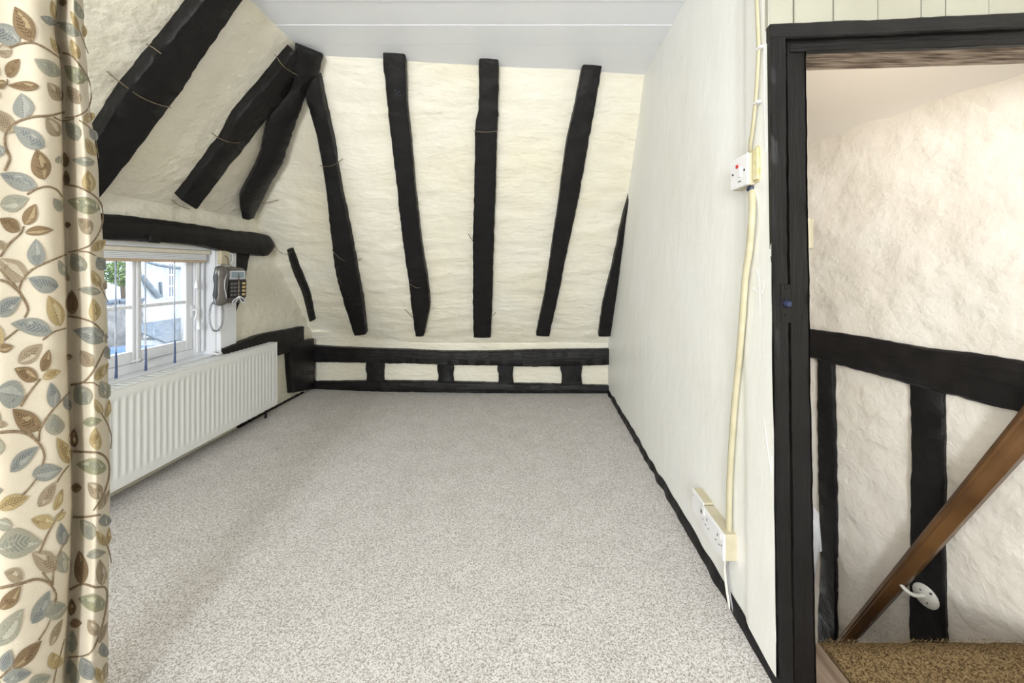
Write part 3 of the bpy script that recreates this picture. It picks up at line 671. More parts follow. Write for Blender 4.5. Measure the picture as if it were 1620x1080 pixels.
# local: x across (left to right as seen), y into the wall, z up
def loft(name, secs, m, parent, M4, smooth=50):
    V, Fc = [], []; k = len(secs[0])
    for s in secs: V += [M4 @ Vector(p) for p in s]
    for i in range(len(secs) - 1):
        for j in range(k): Fc.append((i * k + j, i * k + (j + 1) % k, (i + 1) * k + (j + 1) % k, (i + 1) * k + j))
    Fc += [tuple(range(k)), tuple(range(len(V) - k, len(V)))]
    return pydata(name, V, Fc, m, parent, smooth)
def rr_sec(cx, cy, hx, hy, z, n=16, pw=3.2):
    out = []
    for i in range(n):
        a = 2 * math.pi * i / n; c_, s_ = math.cos(a), math.sin(a)
        out.append((cx + hx * math.copysign(abs(c_) ** (2 / pw), c_), cy + hy * math.copysign(abs(s_) ** (2 / pw), s_), z))
    return out
body = loft('phone_body', [rr_sec(.012, .0, .050, .016, -.120), rr_sec(.012, -.004, .082, .022, -.112), rr_sec(.010, -.006, .088, .026, -.02), rr_sec(.008, -.010, .086, .030, .07), rr_sec(.004, -.008, .078, .028, .105), rr_sec(.004, -.004, .055, .02, .114)], 'phone_silver', ph, PR)
sx = -.068
hset = loft('handset', [rr_sec(sx, -.044, .012, .012, -.128), rr_sec(sx, -.048, .027, .024, -.118), rr_sec(sx, -.050, .031, .026, -.092), rr_sec(sx, -.054, .026, .020, -.060), rr_sec(sx - .003, -.060, .023, .017, .0), rr_sec(sx, -.056, .026, .020, .055), rr_sec(sx, -.052, .031, .026, .085), rr_sec(sx, -.048, .028, .024, .112), rr_sec(sx, -.044, .013, .012, .123)], 'phone_silver', ph, PR)
loft('handset_grip', [rr_sec(sx - .022, -.047, .008, .014, -.10), rr_sec(sx - .025, -.047, .010, .020, -.06), rr_sec(sx - .020, -.05, .010, .018, .0), rr_sec(sx - .025, -.047, .010, .020, .05), rr_sec(sx - .022, -.047, .008, .014, .09)], 'phone_dark', hset, PR)
tube('handset_trim', [PR @ Vector(q) for q in ((sx + .014, -.066, -.115), (sx + .022, -.070, -.07), (sx + .010, -.074, -.02), (sx + .010, -.074, .03), (sx + .022, -.070, .075), (sx + .014, -.066, .108))], .0035, 'phone_light', hset)
tube('handset_trim', [PR @ Vector(q) for q in ((sx - .024, -.055, -.115), (sx - .030, -.052, -.08), (sx - .022, -.056, -.02), (sx - .022, -.056, .03), (sx - .030, -.052, .075), (sx - .022, -.055, .108))], .003, 'phone_light', hset)
scb = box('screen_surround', (-.016, -.046, .036), (.078, -.034, .092), 'phone_light', ph, .004, PR)
box('phone_screen', (-.006, -.0485, .045), (.066, -.045, .084), 'phone_screen', scb, .001, PR)
kb = box('keypad_panel', (-.018, -.040, -.085), (.088, -.028, .030), 'phone_dark', ph, .004, PR)
for r_ in range(4):
    for c_ in range(3):
        box('button', (-.006 + c_ * .020, -.044, -.072 + r_ * .024), (.008 + c_ * .020, -.039, -.058 + r_ * .024), 'phone_silver', kb, .002, PR)
    box('memory_button', (.060, -.044, -.072 + r_ * .024), (.080, -.039, -.057 + r_ * .024), 'phone_gold', kb, .002, PR)
# tied spare cable below the keypad and the lead up to the socket
for ang in (-1, 1):
    q0 = Vector((.036, -.052, -.075))
    tube('cable_loop', [PR @ (q0 + Vector(d)) for d in ((0, 0, .0), (ang * .018, -.006, -.012), (ang * .036, -.004, -.030), (ang * .034, 0, -.046), (ang * .016, .002, -.034), (0, 0, -.004))], .004, 'phone_light', ph)
tube('cable_tie', [PR @ Vector(q) for q in ((.022, -.056, -.082), (.036, -.060, -.078), (.050, -.056, -.082))], .004, 'cable_white', ph)
tube('phone_lead', [c + Vector((.010, -.004, .012)), c + Vector((.018, .006, -.01)), c + Vector((.016, .018, -.05)), PR @ Vector((.03, -.035, .10)), PR @ Vector((.033, -.054, .03)), PR @ Vector((.034, -.055, -.07))], .0026, 'wire', ph)
tube('socket_lead', [c + Vector((.004, .034, .03)), c + Vector((.012, .052, .02)), c + Vector((.012, .055, -.015)), c + Vector((.006, .044, -.045)), c + Vector((.0, .038, -.062))], .003, 'cable_white', ts)
# curly cord
path = smooth_path([PR @ Vector((sx - .012, -.045, -.10)), PR @ Vector((sx - .030, -.02, -.115)), PR @ Vector((sx - .036, -.012, -.16)), PR @ Vector((sx - .034, -.012, -.235)), PR @ Vector((sx - .015, -.012, -.285)),
                    PR @ Vector((sx + .016, -.012, -.285)), PR @ Vector((sx + .034, -.012, -.24)), PR @ Vector((sx + .036, -.012, -.17)), PR @ Vector((sx + .028, -.006, -.112))], 40)
coil = []; up = None
for i, p in enumerate(path):
    t = (path[min(i + 1, len(path) - 1)] - path[max(i - 1, 0)]).normalized()
    if up is None: up = t.orthogonal().normalized()
    up = (up - t * up.dot(t)).normalized(); w = t.cross(up); a = i * .95
    coil.append(p + (up * math.cos(a) + w * math.sin(a)) * .0055)
tube('curly_cord', coil, .0019, 'cable_grey', ph, 5, 0)

# ================================================================== RIGHT WALL FITTINGS
fs = empty('fused_switch', (.64, 1.13, 1.34), 'white fused switch box with red light high on right wall', 'switch')
zc = 1.386; X0 = xr(1.13)
box('back_box', (X0 - .034, 1.080, zc - .046), (X0 + .012, 1.174, zc + .046), 'plastic_cream', fs, .003)
fp = box('face_plate', (X0 - .040, 1.080, zc - .046), (X0 - .0335, 1.174, zc + .046), 'plastic_white', fs, .0025)
box('red_lamp', (X0 - .0425, 1.128, zc + .014), (X0 - .039, 1.140, zc + .024), 'red_lens', fp, .001)
box('rocker', (X0 - .043, 1.112, zc - .016), (X0 - .039, 1.124, zc + .014), 'plastic_white', fp, .001)
box('rocker_gap', (X0 - .0405, 1.1245, zc - .014), (X0 - .0398, 1.1265, zc + .014), 'brass_dark', fp, 0)
box('fuse_slot', (X0 - .0405, 1.114, zc - .030), (X0 - .0398, 1.130, zc - .027), 'dark_hole', fp, 0)
for yy in (1.096, 1.158): lathe('screw', (X0 - .040, yy, zc), (-1, 0, 0), [(.0035, 0), (.0035, .0012), (0, .0014)], 'dark_hole', fp, 10)
o = box('plaster_patch', (X0 - .028, 1.050, zc - .042), (X0 + .012, 1.082, zc + .058), 'yellow_filler', None, .006, seg=2)
tag(o, 'yellowed filler patch on wall beside the fused switch', 'patch')
lathe('cable_gland', (X0 - .016, 1.102, zc - .060), (0, 0, 1), [(.010, 0), (.013, .003), (.013, .009), (.010, .011), (.010, .016)], 'navy_metal', fs, 12)
cN = Vector((1, 0, 0))
o = tube('thin_cable', [hit(x, y, g_right, .008) for x, y in ((1196, -40), (1197, 0), (1200, 70), (1199, 100), (1196, 150), (1191, 200), (1187, 230))] + [Vector((X0 - .012, 1.112, zc + .046))], .0075, 'cable_cream', None, 8, 6, (cN, .55))
tag(o, 'thin cream cable running down right wall into fused switch', 'cable')
for x, y in ((1200, 76), (1196, 162)):
    p = hit(x, y, g_right, .012); box('cable_clip', (p.x - .004, p.y - .010, p.z - .003), (p.x + .012, p.y + .010, p.z + .003), 'plastic_white', o, .002)
o = tube('thick_cable', [Vector((X0 - .016, 1.102, zc - .058))] + [hit(x, y, g_right, .014) for x, y in ((1190, 330), (1186, 390), (1179, 440), (1174, 510), (1168, 580), (1162, 640), (1157, 710), (1154, 770), (1153, 838))], .0115, 'cable_cream', None, 10, 6, (cN, .75))
tag(o, 'thick cream flat cable from fused switch down to double socket', 'cable')
ds = empty('double_socket', (.63, 1.28, .168), 'white double power socket low on right wall', 'socket')
X0 = xr(1.28)
box('back_box', (X0 - .038, 1.208, .167), (X0 + .012, 1.360, .252), 'plastic_cream', ds, .003)
fp = box('face_plate', (X0 - .046, 1.208, .167), (X0 - .0375, 1.360, .252), 'plastic_white', ds, .0025)
for k in range(2):
    yc = 1.247 + k * .074
    box('rocker', (X0 - .0485, yc - .026 + k * .044, .226), (X0 - .045, yc - .014 + k * .044, .246), 'plastic_white', fp, .001)
    for dy, dz, hy, hz in ((0, .018, .002, .004), (-.011, -.006, .003, .0018), (.011, -.006, .003, .0018)):
        box('socket_hole', (X0 - .0465, yc + dy - hy, .208 + dz - hz), (X0 - .0455, yc + dy + hy, .208 + dz + hz), 'dark_hole', fp, 0)
for yy in (1.220, 1.348): lathe('screw', (X0 - .046, yy, .21), (-1, 0, 0), [(.003, 0), (.003, .0012), (0, .0014)], 'cable_grey', fp, 8)
ss = empty('single_socket', (.635, 1.41, .178), 'smaller white single socket on right wall, beyond the double socket', 'socket')
box('back_box', (X0 - .032, 1.366, .172), (X0 + .012, 1.462, .256), 'plastic_cream', ss, .003)
fp = box('face_plate', (X0 - .038, 1.366, .172), (X0 - .0315, 1.462, .256), 'plastic_white', ss, .0025)
box('socket_hole', (X0 - .0385, 1.378, .210), (X0 - .0378, 1.388, .222), 'dark_hole', fp, 0)
lathe('screw', (X0 - .038, 1.448, .236), (-1, 0, 0), [(.003, 0), (.003, .0012), (0, .0014)], 'cable_grey', fp, 8)
for lab, dx, r_, mm, pts in (('loose white cable dropping from double socket to the carpet', 0, .0055, 'cable_white', ((1148, 884), (1147, 900), (1150, 930), (1157, 972), (1163, 1003))),
                             ('thin grey cable beside the white one below double socket', 0, .003, 'cable_grey', ((1152, 884), (1151, 902), (1155, 940), (1162, 976), (1165, 990)))):
    o = tube('floor_cable', [hit(x, y, g_right, .012) for x, y in pts], r_, mm, None, 8)
    tag(o, lab, 'cable')

# flaking ridges in the paint next to the door frame
for pts, r_ in ([[(1196, 425), (1202, 440), (1204, 500), (1207, 560), (1208, 630), (1213, 690), (1219, 735), (1221, 760)], .0022], [[(1220, 720), (1223, 770), (1222, 850)], .0018], [[(1209, 70), (1210, 150), (1212, 240)], .002], [[(1190, 455), (1197, 461), (1204, 464), (1208, 455), (1206, 446)], .003], [[(1219, 1012), (1218, 1030), (1221, 1045)], .002]):
    tube('paint_ridge', [hit(x + random.uniform(-1.5, 1.5), y, g_right, .0012) for x, y in pts], lambda t, r_=r_: r_ * (.45 + .25 * math.sin(t * 37)), 'plaster_right', wr, 6)

# ================================================================== CURTAIN
CR, CT, CD = Vector((-.78, .6258, 0)), Vector((.6258, .78, 0)), 1.36
def a_of(px):
    dx = (px - CX) / F; t = CD / (dx * CR.x + CR.y); return t * (dx * CT.x + CT.y)
def interp(T, v):
    if v <= T[0][0]: return T[0][1]
    for (a, b), (c, d) in zip(T, T[1:]):
        if v <= c: t = (v - a) / (c - a); t = t * t * (3 - 2 * t); return b + (d - b) * t
    return T[-1][1]
CRE = [(-300, 84), (0, 90), (45, 86), (110, 97), (270, 99), (540, 106), (800, 113), (900, 111), (960, 107), (1080, 100), (1250, 96)]
EDG = [(-300, 110), (0, 136), (100, 143), (270, 161), (400, 169), (540, 176), (800, 180), (1080, 177), (1250, 175)]
def fold(a, Z):
    py = CY - (Z - CAMH) * 700
    c = a_of(interp(CRE, py)); e = a_of(interp(EDG, py)); l0 = a_of(-75); l1 = a_of(-260)
    wob = .006 * noise.noise(Vector((a * 6, Z * 2.2, 0)))
    if a <= l0:
        w = (a - l1) / (l0 - l1); w = min(max(w, 0), 1); return CD - .05 * math.sqrt(max(0, math.sin(math.pi * w))) + .02 + wob
    if a <= c:
        w = (a - l0) / (c - l0); s = max(0, 1 - abs(2 * w - 1) ** 2.6); 
        return CD + .02 - .065 * s ** .6 + wob + .006 * math.sin(w * 9 + Z * 2)
    w = min((a - c) / (e - c), 1)
    if w < .10: return CD + .02 + .045 * (w / .10) ** .5 + wob
    v = (w - .10) / .90
    ridge = math.exp(-((v - .50) / .42) ** 2)
    return CD + .065 - .085 * (ridge - math.exp(-1.417)) / (1 - math.exp(-1.417)) * (1 if v < .5 else 1) + max(0, v - .85) * .25 + wob
def g_cur(p): return fold(p.dot(CT), p.z) - p.dot(CR)
def cpt(a, Z, d=0): return CT * a + CR * (fold(a, Z) - d) + Vector((0, 0, Z))
cu = empty('curtain', cpt(a_of(60), .02), 'cream curtain with woven leaf pattern hanging at left edge', 'curtain')
nu, nv = 150, 90; V, Fc = [], []
ztop = 1.93
for j in range(nv):
    Z = .02 + (ztop - .02) * j / (nv - 1); py = CY - (Z - CAMH) * 700
    e = a_of(interp(EDG, py)); l1 = a_of(-76); c = a_of(interp(CRE, py))
    for i in range(nu):
        if i < 70: a = l1 + (c - l1) * i / 70
        else: a = c + (e - c) * (i - 70) / (nu - 1 - 70)
        V.append(cpt(a, Z))
for j in range(nv - 1):
    for i in range(nu - 1):
        k = j * nu + i; Fc.append((k, k + 1, k + nu + 1, k + nu))
cloth = pydata('cloth', V, Fc, 'curtain_cloth', cu, 80)
sm = cloth.modifiers.new('thickness', 'SOLIDIFY'); sm.thickness = .003; sm.offset = 1 if (cloth.data.polygons[40].normal.dot(CR) > 0) else -1
def chit(px, py, d):
    e = interp(EDG, py) - 1.5
    return hit(min(px, e), py, g_cur, d)
def leaf(px, py, ln, wd, ang, m):
    n, k = 12, 6; V, Fc, uv = [], [], []
    a = math.radians(ang); ux, uy = math.cos(a), -math.sin(a); vx, vy = -uy, ux
    sk = random.uniform(-.12, .12)
    for i in range(n + 1):
        t = i / n; w = wd / 2 * (math.sin(math.pi * t ** .8) ** .85 if 0 < t < 1 else 0)
        for j in range(k + 1):
            s = (j / k * 2 - 1)
            q = chit(px + ux * (t - .5) * ln + vx * (s * w + sk * wd * math.sin(math.pi * t)), py + uy * (t - .5) * ln + vy * (s * w + sk * wd * math.sin(math.pi * t)), .0022)
            V.append(q); uv.append((t, s))
    for i in range(n):
        for j in range(k):
            q = i * (k + 1) + j; Fc.append((q, q + 1, q + k + 2, q + k + 1))
    me = bpy.data.meshes.new('leaf'); me.from_pydata([tuple(v) for v in V], [], Fc)
    ul = me.uv_layers.new(name='UVMap')
    for lp in me.loops: ul.data[lp.index].uv = uv[lp.vertex_index]
    finish('leaf', me, m, cloth, 80)
B, T_, G, U, S, O = 'leaf_brown', 'leaf_tan', 'leaf_gold', 'leaf_blue', 'leaf_sage', 'leaf_olive'
q4 = lambda y0, L: [(x / 4, y0 + y / 4, l / 4, w / 4, a, m) for (x, y, l, w, a, m) in L]
LEAVES = q4(0, [(150, 150, 250, 130, 118, B), (30, 210, 220, 130, 150, U), (20, 325, 110, 90, 190, T_), (85, 430, 140, 85, 58, B), (150, 543, 200, 62, 178, B), (5, 530, 70, 60, 170, B),
    (300, 425, 200, 90, 148, S), (305, 130, 110, 50, 150, U), (350, 580, 150, 80, 128, T_), (142, 670, 165, 135, 96, U), (30, 765, 180, 110, 125, T_), (185, 865, 240, 120, 148, U), (335, 800, 150, 90, 125, T_),
    (255, 1040, 200, 130, 105, B), (375, 1010, 50, 40, 90, S), (0, 950, 70, 60, 120, U), (350, 290, 120, 40, 118, G), (340, 60, 120, 40, 100, G),
    (400, 10, 60, 50, 90, B), (470, 130, 140, 40, 112, G), (530, 195, 85, 35, 95, G), (430, 185, 170, 70, 150, S), (475, 310, 140, 60, 115, G), (480, 465, 180, 100, 145, O), (465, 600, 140, 80, 125, T_),
    (570, 745, 90, 60, 35, G), (455, 830, 140, 90, 125, S), (590, 850, 90, 50, 120, U), (575, 930, 130, 60, 118, G), (530, 1020, 155, 60, 172, S), (410, 1010, 100, 50, 95, B), (500, 60, 140, 50, 115, S)])
LEAVES += q4(270, [(115, 60, 250, 110, 160, U), (90, 195, 190, 110, 15, S), (190, 275, 150, 90, 62, B), (60, 340, 150, 90, 150, B), (250, 383, 185, 60, 5, B), (235, 520, 180, 115, 95, U), (80, 620, 210, 140, 142, T_),
    (275, 705, 200, 110, 165, U), (345, 885, 210, 110, 112, G), (50, 855, 200, 110, 35, U), (200, 995, 270, 110, 168, U), (10, 470, 80, 50, 120, T_), (365, 215, 100, 60, 120, S), (395, 615, 110, 50, 110, S),
    (420, 45, 100, 45, 95, B), (565, 65, 140, 90, 98, G), (530, 215, 220, 105, 165, O), (535, 350, 130, 90, 130, T_), (630, 470, 120, 60, 35, G), (495, 575, 140, 100, 128, S), (645, 585, 100, 80, 125, U),
    (610, 680, 120, 60, 118, G), (565, 760, 155, 55, 172, S), (670, 720, 70, 40, 70, T_), (455, 830, 160, 80, 92, B), (592, 880, 150, 80, 93, G), (430, 340, 40, 40, 0, B), (575, 1030, 230, 110, 168, U), (430, 670, 60, 30, 100, T_)])
LEAVES += q4(540, [(190, 75, 190, 100, 40, T_), (35, 40, 100, 60, 10, B), (290, 120, 150, 70, 72, B), (165, 205, 165, 95, 155, B), (330, 210, 130, 60, 22, G), (60, 330, 190, 180, 170, U), (332, 340, 165, 90, 97, U),
    (345, 525, 140, 125, 95, S), (170, 490, 220, 130, 145, B), (155, 745, 240, 90, 42, U), (400, 690, 185, 85, 115, G), (300, 825, 200, 110, 12, U), (85, 1020, 210, 95, 22, G), (300, 965, 200, 80, 55, T_), (370, 1000, 150, 50, 68, G),
    (5, 525, 50, 60, 90, T_), (425, 390, 100, 50, 110, U), (440, 95, 40, 40, 0, B), (550, 105, 130, 90, 130, T_), (645, 190, 140, 60, 50, G), (660, 305, 120, 90, 110, S), (520, 335, 150, 120, 128, S), (625, 410, 110, 50, 118, G), (682, 425, 120, 40, 80, G),
    (585, 505, 130, 60, 8, O), (612, 615, 150, 80, 95, G), (470, 610, 120, 60, 92, B), (580, 790, 200, 105, 172, O), (595, 945, 130, 95, 128, T_), (485, 925, 70, 60, 0, B), (660, 1000, 150, 40, 62, T_), (690, 70, 90, 60, 110, U)])
LEAVES += q4(810, [(15, 80, 120, 80, 170, S), (270, 55, 150, 95, 172, G), (385, 25, 90, 45, 40, G), (120, 210, 290, 190, 8, S), (395, 140, 150, 75, 97, U), (405, 315, 140, 110, 95, S), (280, 310, 190, 130, 145, T_), (85, 400, 130, 95, 160, T_),
    (65, 540, 200, 90, 48, B), (260, 600, 240, 95, 62, U), (365, 625, 150, 120, 28, S), (50, 730, 300, 130, 52, S), (175, 900, 250, 90, 44, B), (340, 940, 110, 100, 100, G), (40, 940, 150, 90, 70, U), (110, 1040, 190, 90, 15, U), (255, 1060, 150, 80, 20, S), (360, 760, 190, 50, 66, T_),
    (545, 110, 150, 90, 120, S), (665, 50, 80, 80, 100, U), (637, 165, 110, 50, 120, G), (688, 150, 110, 35, 85, G), (610, 265, 130, 60, 12, S), (508, 350, 220, 90, 94, B), (640, 380, 170, 70, 95, T_), (585, 570, 190, 110, 165, O), (480, 705, 80, 60, 5, B), (590, 730, 120, 80, 125, T_),
    (455, 820, 150, 60, 90, S), (660, 870, 100, 60, 105, U), (655, 760, 150, 40, 68, T_), (545, 990, 160, 100, 115, U), (630, 1030, 110, 60, 112, G), (670, 1000, 110, 40, 82, T_), (460, 1010, 180, 80, 105, S), (450, 600, 110, 50, 90, B)])
LEAVES += [(x - 96, y + 34, l, w, an, m) for (x, y, l, w, an, m) in LEAVES if -52 < x - 96 < -8]     # the pattern goes on round the left of the fold
for L_ in LEAVES: leaf(*L_)
def stem(pts, w, y0):
    P = smooth_path([Vector((x / 4, y0 + y / 4, 0)) for x, y in pts], 8); V, Fc = [], []
    for i, p in enumerate(P):
        t = (P[min(i + 1, len(P) - 1)] - P[max(i - 1, 0)]).normalized(); n_ = Vector((-t.y, t.x, 0)); k = w * (1 + .18 * (i % 2)) * (1 - .35 * i / len(P))
        for s in (-1, 0, 1): q = p + n_ * s * k; V.append(chit(q.x, q.y, .0030 if s == 0 else .0016))
    for i in range(len(P) - 1):
        for j in range(2): a = i * 3 + j; Fc.append((a, a + 1, a + 4, a + 3))
    pydata('stem', V, Fc, 'stem_thread', cloth, 80)
for y0, w, pts in ((0, 1.7, [(60, 300), (130, 275), (210, 270), (290, 305), (385, 370)]), (0, 2.3, [(30, 1080), (60, 1000), (35, 930), (35, 850), (90, 780), (200, 740), (320, 730), (410, 708)]), (0, 1.5, [(395, 335), (440, 345), (480, 380), (550, 480), (580, 580), (555, 690), (480, 735), (410, 745)]),
                   (0, 1.0, [(500, 760), (560, 800), (600, 860), (625, 1000)]), (0, .9, [(480, 130), (520, 240), (560, 340)]), (0, 1.5, [(0, 545), (40, 535), (45, 500)]), (0, 1.2, [(340, 740), (400, 765), (470, 750)]),
                   (270, 1.6, [(170, 150), (230, 115), (300, 100), (360, 120), (395, 165)]), (270, 1.5, [(405, 85), (500, 105), (600, 160), (650, 240), (640, 360), (580, 460), (500, 500), (430, 515)]), (270, 2.0, [(0, 545), (60, 460), (130, 395), (150, 350)]),
                   (270, 2.4, [(0, 620), (60, 690), (130, 780), (175, 870), (155, 930)]), (270, 1.8, [(115, 770), (140, 690), (210, 620), (320, 570), (420, 530)]), (270, 1.5, [(30, 1070), (110, 1005)]), (270, 1.2, [(500, 510), (560, 515), (610, 540)]), (270, 1.0, [(620, 700), (660, 780), (700, 860)]),
                   (270, 1.5, [(430, 920), (520, 935), (610, 975), (665, 1050), (670, 1090)]), (270, 1.4, [(270, 1070), (340, 1020), (420, 995)]), (270, 2.0, [(0, 690), (50, 710), (110, 760)]),
                   (540, 1.9, [(130, 410), (180, 330), (255, 235)]), (540, 2.4, [(0, 575), (100, 570), (180, 590), (250, 650), (280, 720), (265, 790)]), (540, 1.8, [(245, 630), (255, 550), (320, 450), (440, 320)]), (540, 1.7, [(445, 275), (530, 255), (600, 170), (670, 30)]),
                   (540, 1.1, [(530, 262), (590, 262), (630, 285)]), (540, 1.2, [(640, 450), (680, 520), (705, 600), (700, 680)]), (540, 1.8, [(460, 695), (560, 700), (640, 710), (685, 760), (690, 850), (650, 980), (590, 1070)]), (540, 1.5, [(135, 980), (190, 920), (235, 860)]), (540, 1.2, [(360, 890), (400, 830), (440, 780)]), (540, 2.0, [(160, 540), (200, 590), (245, 640)]),
                   (810, 1.6, [(250, 260), (290, 160), (345, 60), (400, -20)]), (810, 2.2, [(0, 480), (120, 455), (230, 425), (310, 450), (355, 520), (345, 590)]), (810, 1.5, [(335, 450), (345, 350), (390, 230), (450, 130)]), (810, 1.9, [(460, 30), (540, 30), (640, 15)]), (810, 1.2, [(660, 180), (690, 240), (705, 320)]),
                   (810, 1.7, [(440, 490), (520, 455), (600, 475), (670, 480), (675, 580), (640, 740), (570, 890), (430, 920)]), (810, 1.4, [(245, 810), (290, 740), (320, 680)]), (810, 1.6, [(0, 1050), (60, 990), (110, 950)]), (810, 1.0, [(340, 1080), (360, 990), (410, 800)]), (810, 1.1, [(560, 900), (620, 885)]), (810, 1.8, [(270, 380), (300, 420), (340, 460)])):
    stem(pts, w, y0)

# ================================================================== OUTSIDE THE WINDOW
GZ = -2.6
gd = pydata('ground_outside', [(-60, -20, GZ), (-2.6, -20, GZ), (-2.6, 60, GZ), (-60, 60, GZ)], [(0, 1, 2, 3)], 'ground')
tag(gd, 'pale paved yard outside below the window', 'ground', kind='structure')
def at(px, py, X):
    t = X * F / (px - CX); return Vector((X, t, CAMH + (CY - py) / F * t))
ho = empty('cottage', (-16, 17, GZ), 'white rendered cottage with grey timbers outside the window', 'building')
a, b = at(225, 400, -15.9), at(312, 400, -15.9)
HX = -15.9
box('wall', (HX - 5, a.y, GZ), (HX, b.y + 6, 2.2), 'render_white', ho, 0)
ro = box('roof', (HX - 5.2, a.y - .3, 1.95), (HX + .35, b.y + 6, 2.1), 'slate', ho, .02)
pydata('roof_slope', [(HX + .4, a.y - .3, 2.05), (HX + .4, b.y + 6, 2.05), (HX - 2.6, b.y + 6, 4.4), (HX - 2.6, a.y - .3, 4.4), (HX - 5.2, a.y - .3, 2.05), (HX - 5.2, b.y + 6, 2.05)], [(0, 1, 2, 3), (3, 2, 5, 4), (0, 3, 4), (1, 2, 5)], 'slate', ho)
def house_window(px0, px1, py0, py1):
    p, q = at(px0, py1, HX), at(px1, py0, HX)
    f_ = box('house_window', (HX - .02, p.y - .05, p.z - .05), (HX + .05, q.y + .05, q.z + .05), 'upvc', ho, .01)
    for i in range(2):
        for j in range(3):
            w = (q.y - p.y) / 2; h = (q.z - p.z) / 3
            box('pane', (HX + .045, p.y + i * w + .03, p.z + j * h + .03), (HX + .06, p.y + (i + 1) * w - .03, p.z + (j + 1) * h - .03), 'house_glass', f_, 0)
house_window(265, 273, 417, 470); house_window(286, 292, 432, 470)
def bar(name, p, q, w, m, parent):
    tube(name, [p, (p + q) / 2, q], w, m, parent, 6, 2)
bar('timber_brace', at(223, 436, HX + .1), at(252, 470, HX + .1), .10, 'timber_grey', ho)
bar('timber_post', at(254, 446, HX + .08), at(256, 470, HX + .08), .05, 'timber_grey', ho)
tube('gutter', [at(233, 414, HX + .3), at(250, 419, HX + .3), at(275, 423, HX + .3), at(300, 426, HX + .3)], .06, 'timber_grey', ho, 8)
p, q = at(244, 538, HX), at(263, 529, HX)
box('air_grille', (HX, p.y, p.z), (HX + .04, q.y, q.z), 'stone', ho, .01)
sh = empty('lean_to_shed', (-13, 14, GZ), 'low lean-to shed with slate roof below the cottage windows', 'shed')
p, q = at(260, 545, -12.5), at(300, 512, -12.5)
box('wall', (-13.6, p.y, GZ), (-12.5, q.y + 1.5, p.z + .15), 'render_white', sh, 0)
pydata('roof', [(-12.35, p.y - .1, p.z + .1), (-12.35, q.y + 1.6, p.z + .1), (-13.7, q.y + 1.6, q.z + .1), (-13.7, p.y - .1, q.z + .1), (-12.35, p.y - .1, p.z + .04), (-12.35, q.y + 1.6, p.z + .04), (-13.7, q.y + 1.6, q.z + .04), (-13.7, p.y - .1, q.z + .04)],
       [(0, 1, 2, 3), (4, 5, 6, 7), (0, 1, 5, 4), (1, 2, 6, 5), (2, 3, 7, 6), (3, 0, 4, 7)], 'slate', sh)
gw = empty('garden_wall', (-14.6, 12.5, GZ), 'pale stone garden wall with coping behind the parked car', 'wall')
p, q = at(160, 492, -14.5), at(219, 462, -14.5)
box('wall_body', (-14.8, p.y - 3, GZ), (-14.5, q.y + .2, q.z - .35), 'stone', gw, .02)
for i in range(10):
    w = (q.y + .2 - p.y + 3) / 10; box('coping_stone', (-14.86, p.y - 3 + i * w + .02, q.z - .35), (-14.44, p.y - 3 + (i + 1) * w - .02, q.z - .22), 'slate', gw, .02)
nh = empty('neighbour_house', (-24, 22, GZ), 'white neighbouring house wall behind the tree', 'building')
p = at(170, 470, -24); q = at(235, 440, -24)
box('wall', (-27, p.y - 5, GZ), (-24, q.y, 1.4), 'render_white', nh, 0)
pydata('roof', [(-23.7, p.y - 5, 1.35), (-23.7, q.y + .3, 1.35), (-26, q.y + .3, 3.2), (-26, p.y - 5, 3.2), (-28, q.y + .3, 1.35), (-28, p.y - 5, 1.35)], [(0, 1, 2, 3), (3, 2, 4, 5), (1, 4, 2), (0, 3, 5)], 'slate', nh)
tr = empty('tree', at(196, 500, -15.3), 'leafy green tree beyond the garden wall', 'tree'); tb = at(193, 434, -15.3)
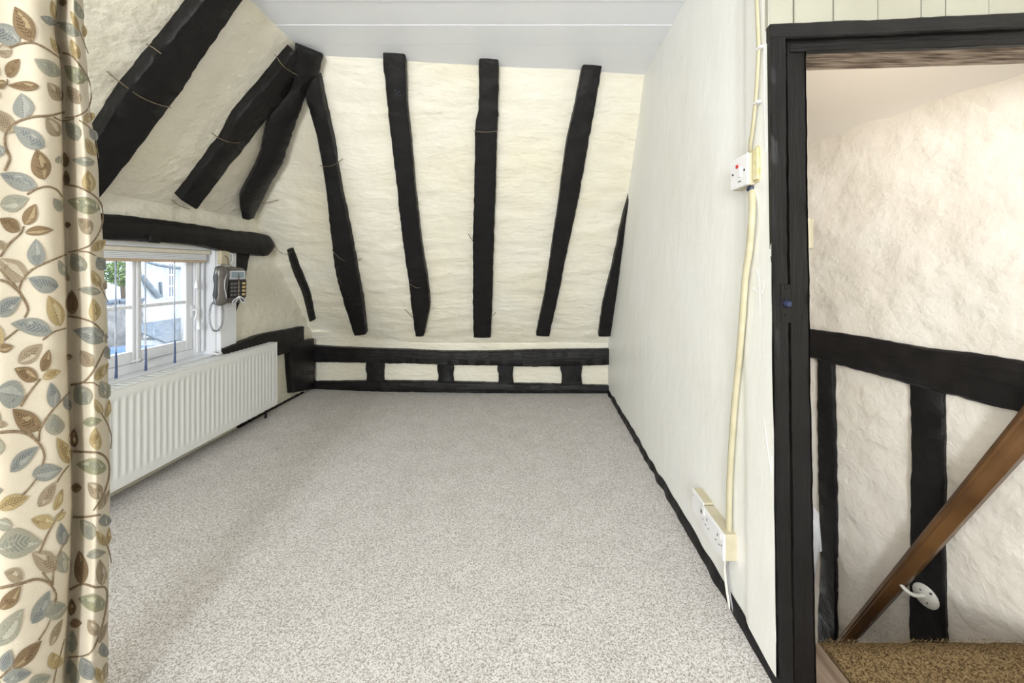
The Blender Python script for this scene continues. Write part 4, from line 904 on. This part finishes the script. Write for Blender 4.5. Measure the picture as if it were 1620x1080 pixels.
tube('trunk', [(tb.x, tb.y, GZ), (tb.x + .05, tb.y + .05, -1), (tb.x, tb.y, tb.z)], lambda t: .12 - .06 * t, 'bark', tr, 8)
V, Fc = [], []
for i in range(1500):
    d = Vector((random.gauss(0, 1), random.gauss(0, 1), random.gauss(0, 1))).normalized() * random.uniform(.3, 1) ** .5
    c_ = tb + Vector((d.x * .6, d.y * .42, d.z * .50 + .05)); n_ = Vector((random.gauss(0, 1), random.gauss(0, 1), random.gauss(0, 1))).normalized(); u = n_.orthogonal().normalized(); w = n_.cross(u)
    s = random.uniform(.035, .065); k = len(V); V += [c_ - u * s, c_ + w * s * .5, c_ + u * s, c_ - w * s * .5]; Fc.append((k, k + 1, k + 2, k + 3))
o = pydata('foliage', V, Fc, 'foliage', tr); o['kind'] = 'stuff'
# parked car
cp = at(186, 545, -11.3); car = empty('parked_car', (cp.x, cp.y, GZ), 'pale blue car parked in the yard below', 'car')
def csec(x, prof): return [(cp.x + x, cp.y + a, GZ + b) for a, b in prof]
low = [(-1.9, .35), (-1.95, .62), (-1.7, .82), (-.9, .92), (1.3, .95), (1.85, .85), (1.9, .45), (1.8, .3), (-1.8, .3)]
cab = [(-.95, .88), (-.35, 1.38), (.2, 1.45), (.9, 1.40), (1.45, .92)]
def prism(name, prof, x0, x1, m, parent, inset=0):
    k = len(prof); V = csec(x0, prof) + csec(x1, prof)
    return pydata(name, V, [tuple(range(k)), tuple(range(2 * k - 1, k - 1, -1))] + [(i, (i + 1) % k, (i + 1) % k + k, i + k) for i in range(k)], m, parent)
prism('car_body', low, -.8, .8, 'car_blue', car); cabin = prism('car_cabin', cab, -.68, .68, 'house_glass', car)
prism('car_roof', [(-.42, 1.36), (-.3, 1.43), (.2, 1.49), (.85, 1.44), (.98, 1.36)], -.66, .66, 'car_blue', cabin)
for sx_ in (-.78, .62):
    for sy in (-1.2, 1.2): lathe('wheel', (cp.x + sx_, cp.y + sy, GZ + .31), (1, 0, 0), [(.2, 0), (.31, .02), (.31, .16), (.2, .18)], 'tyre', car, 16)
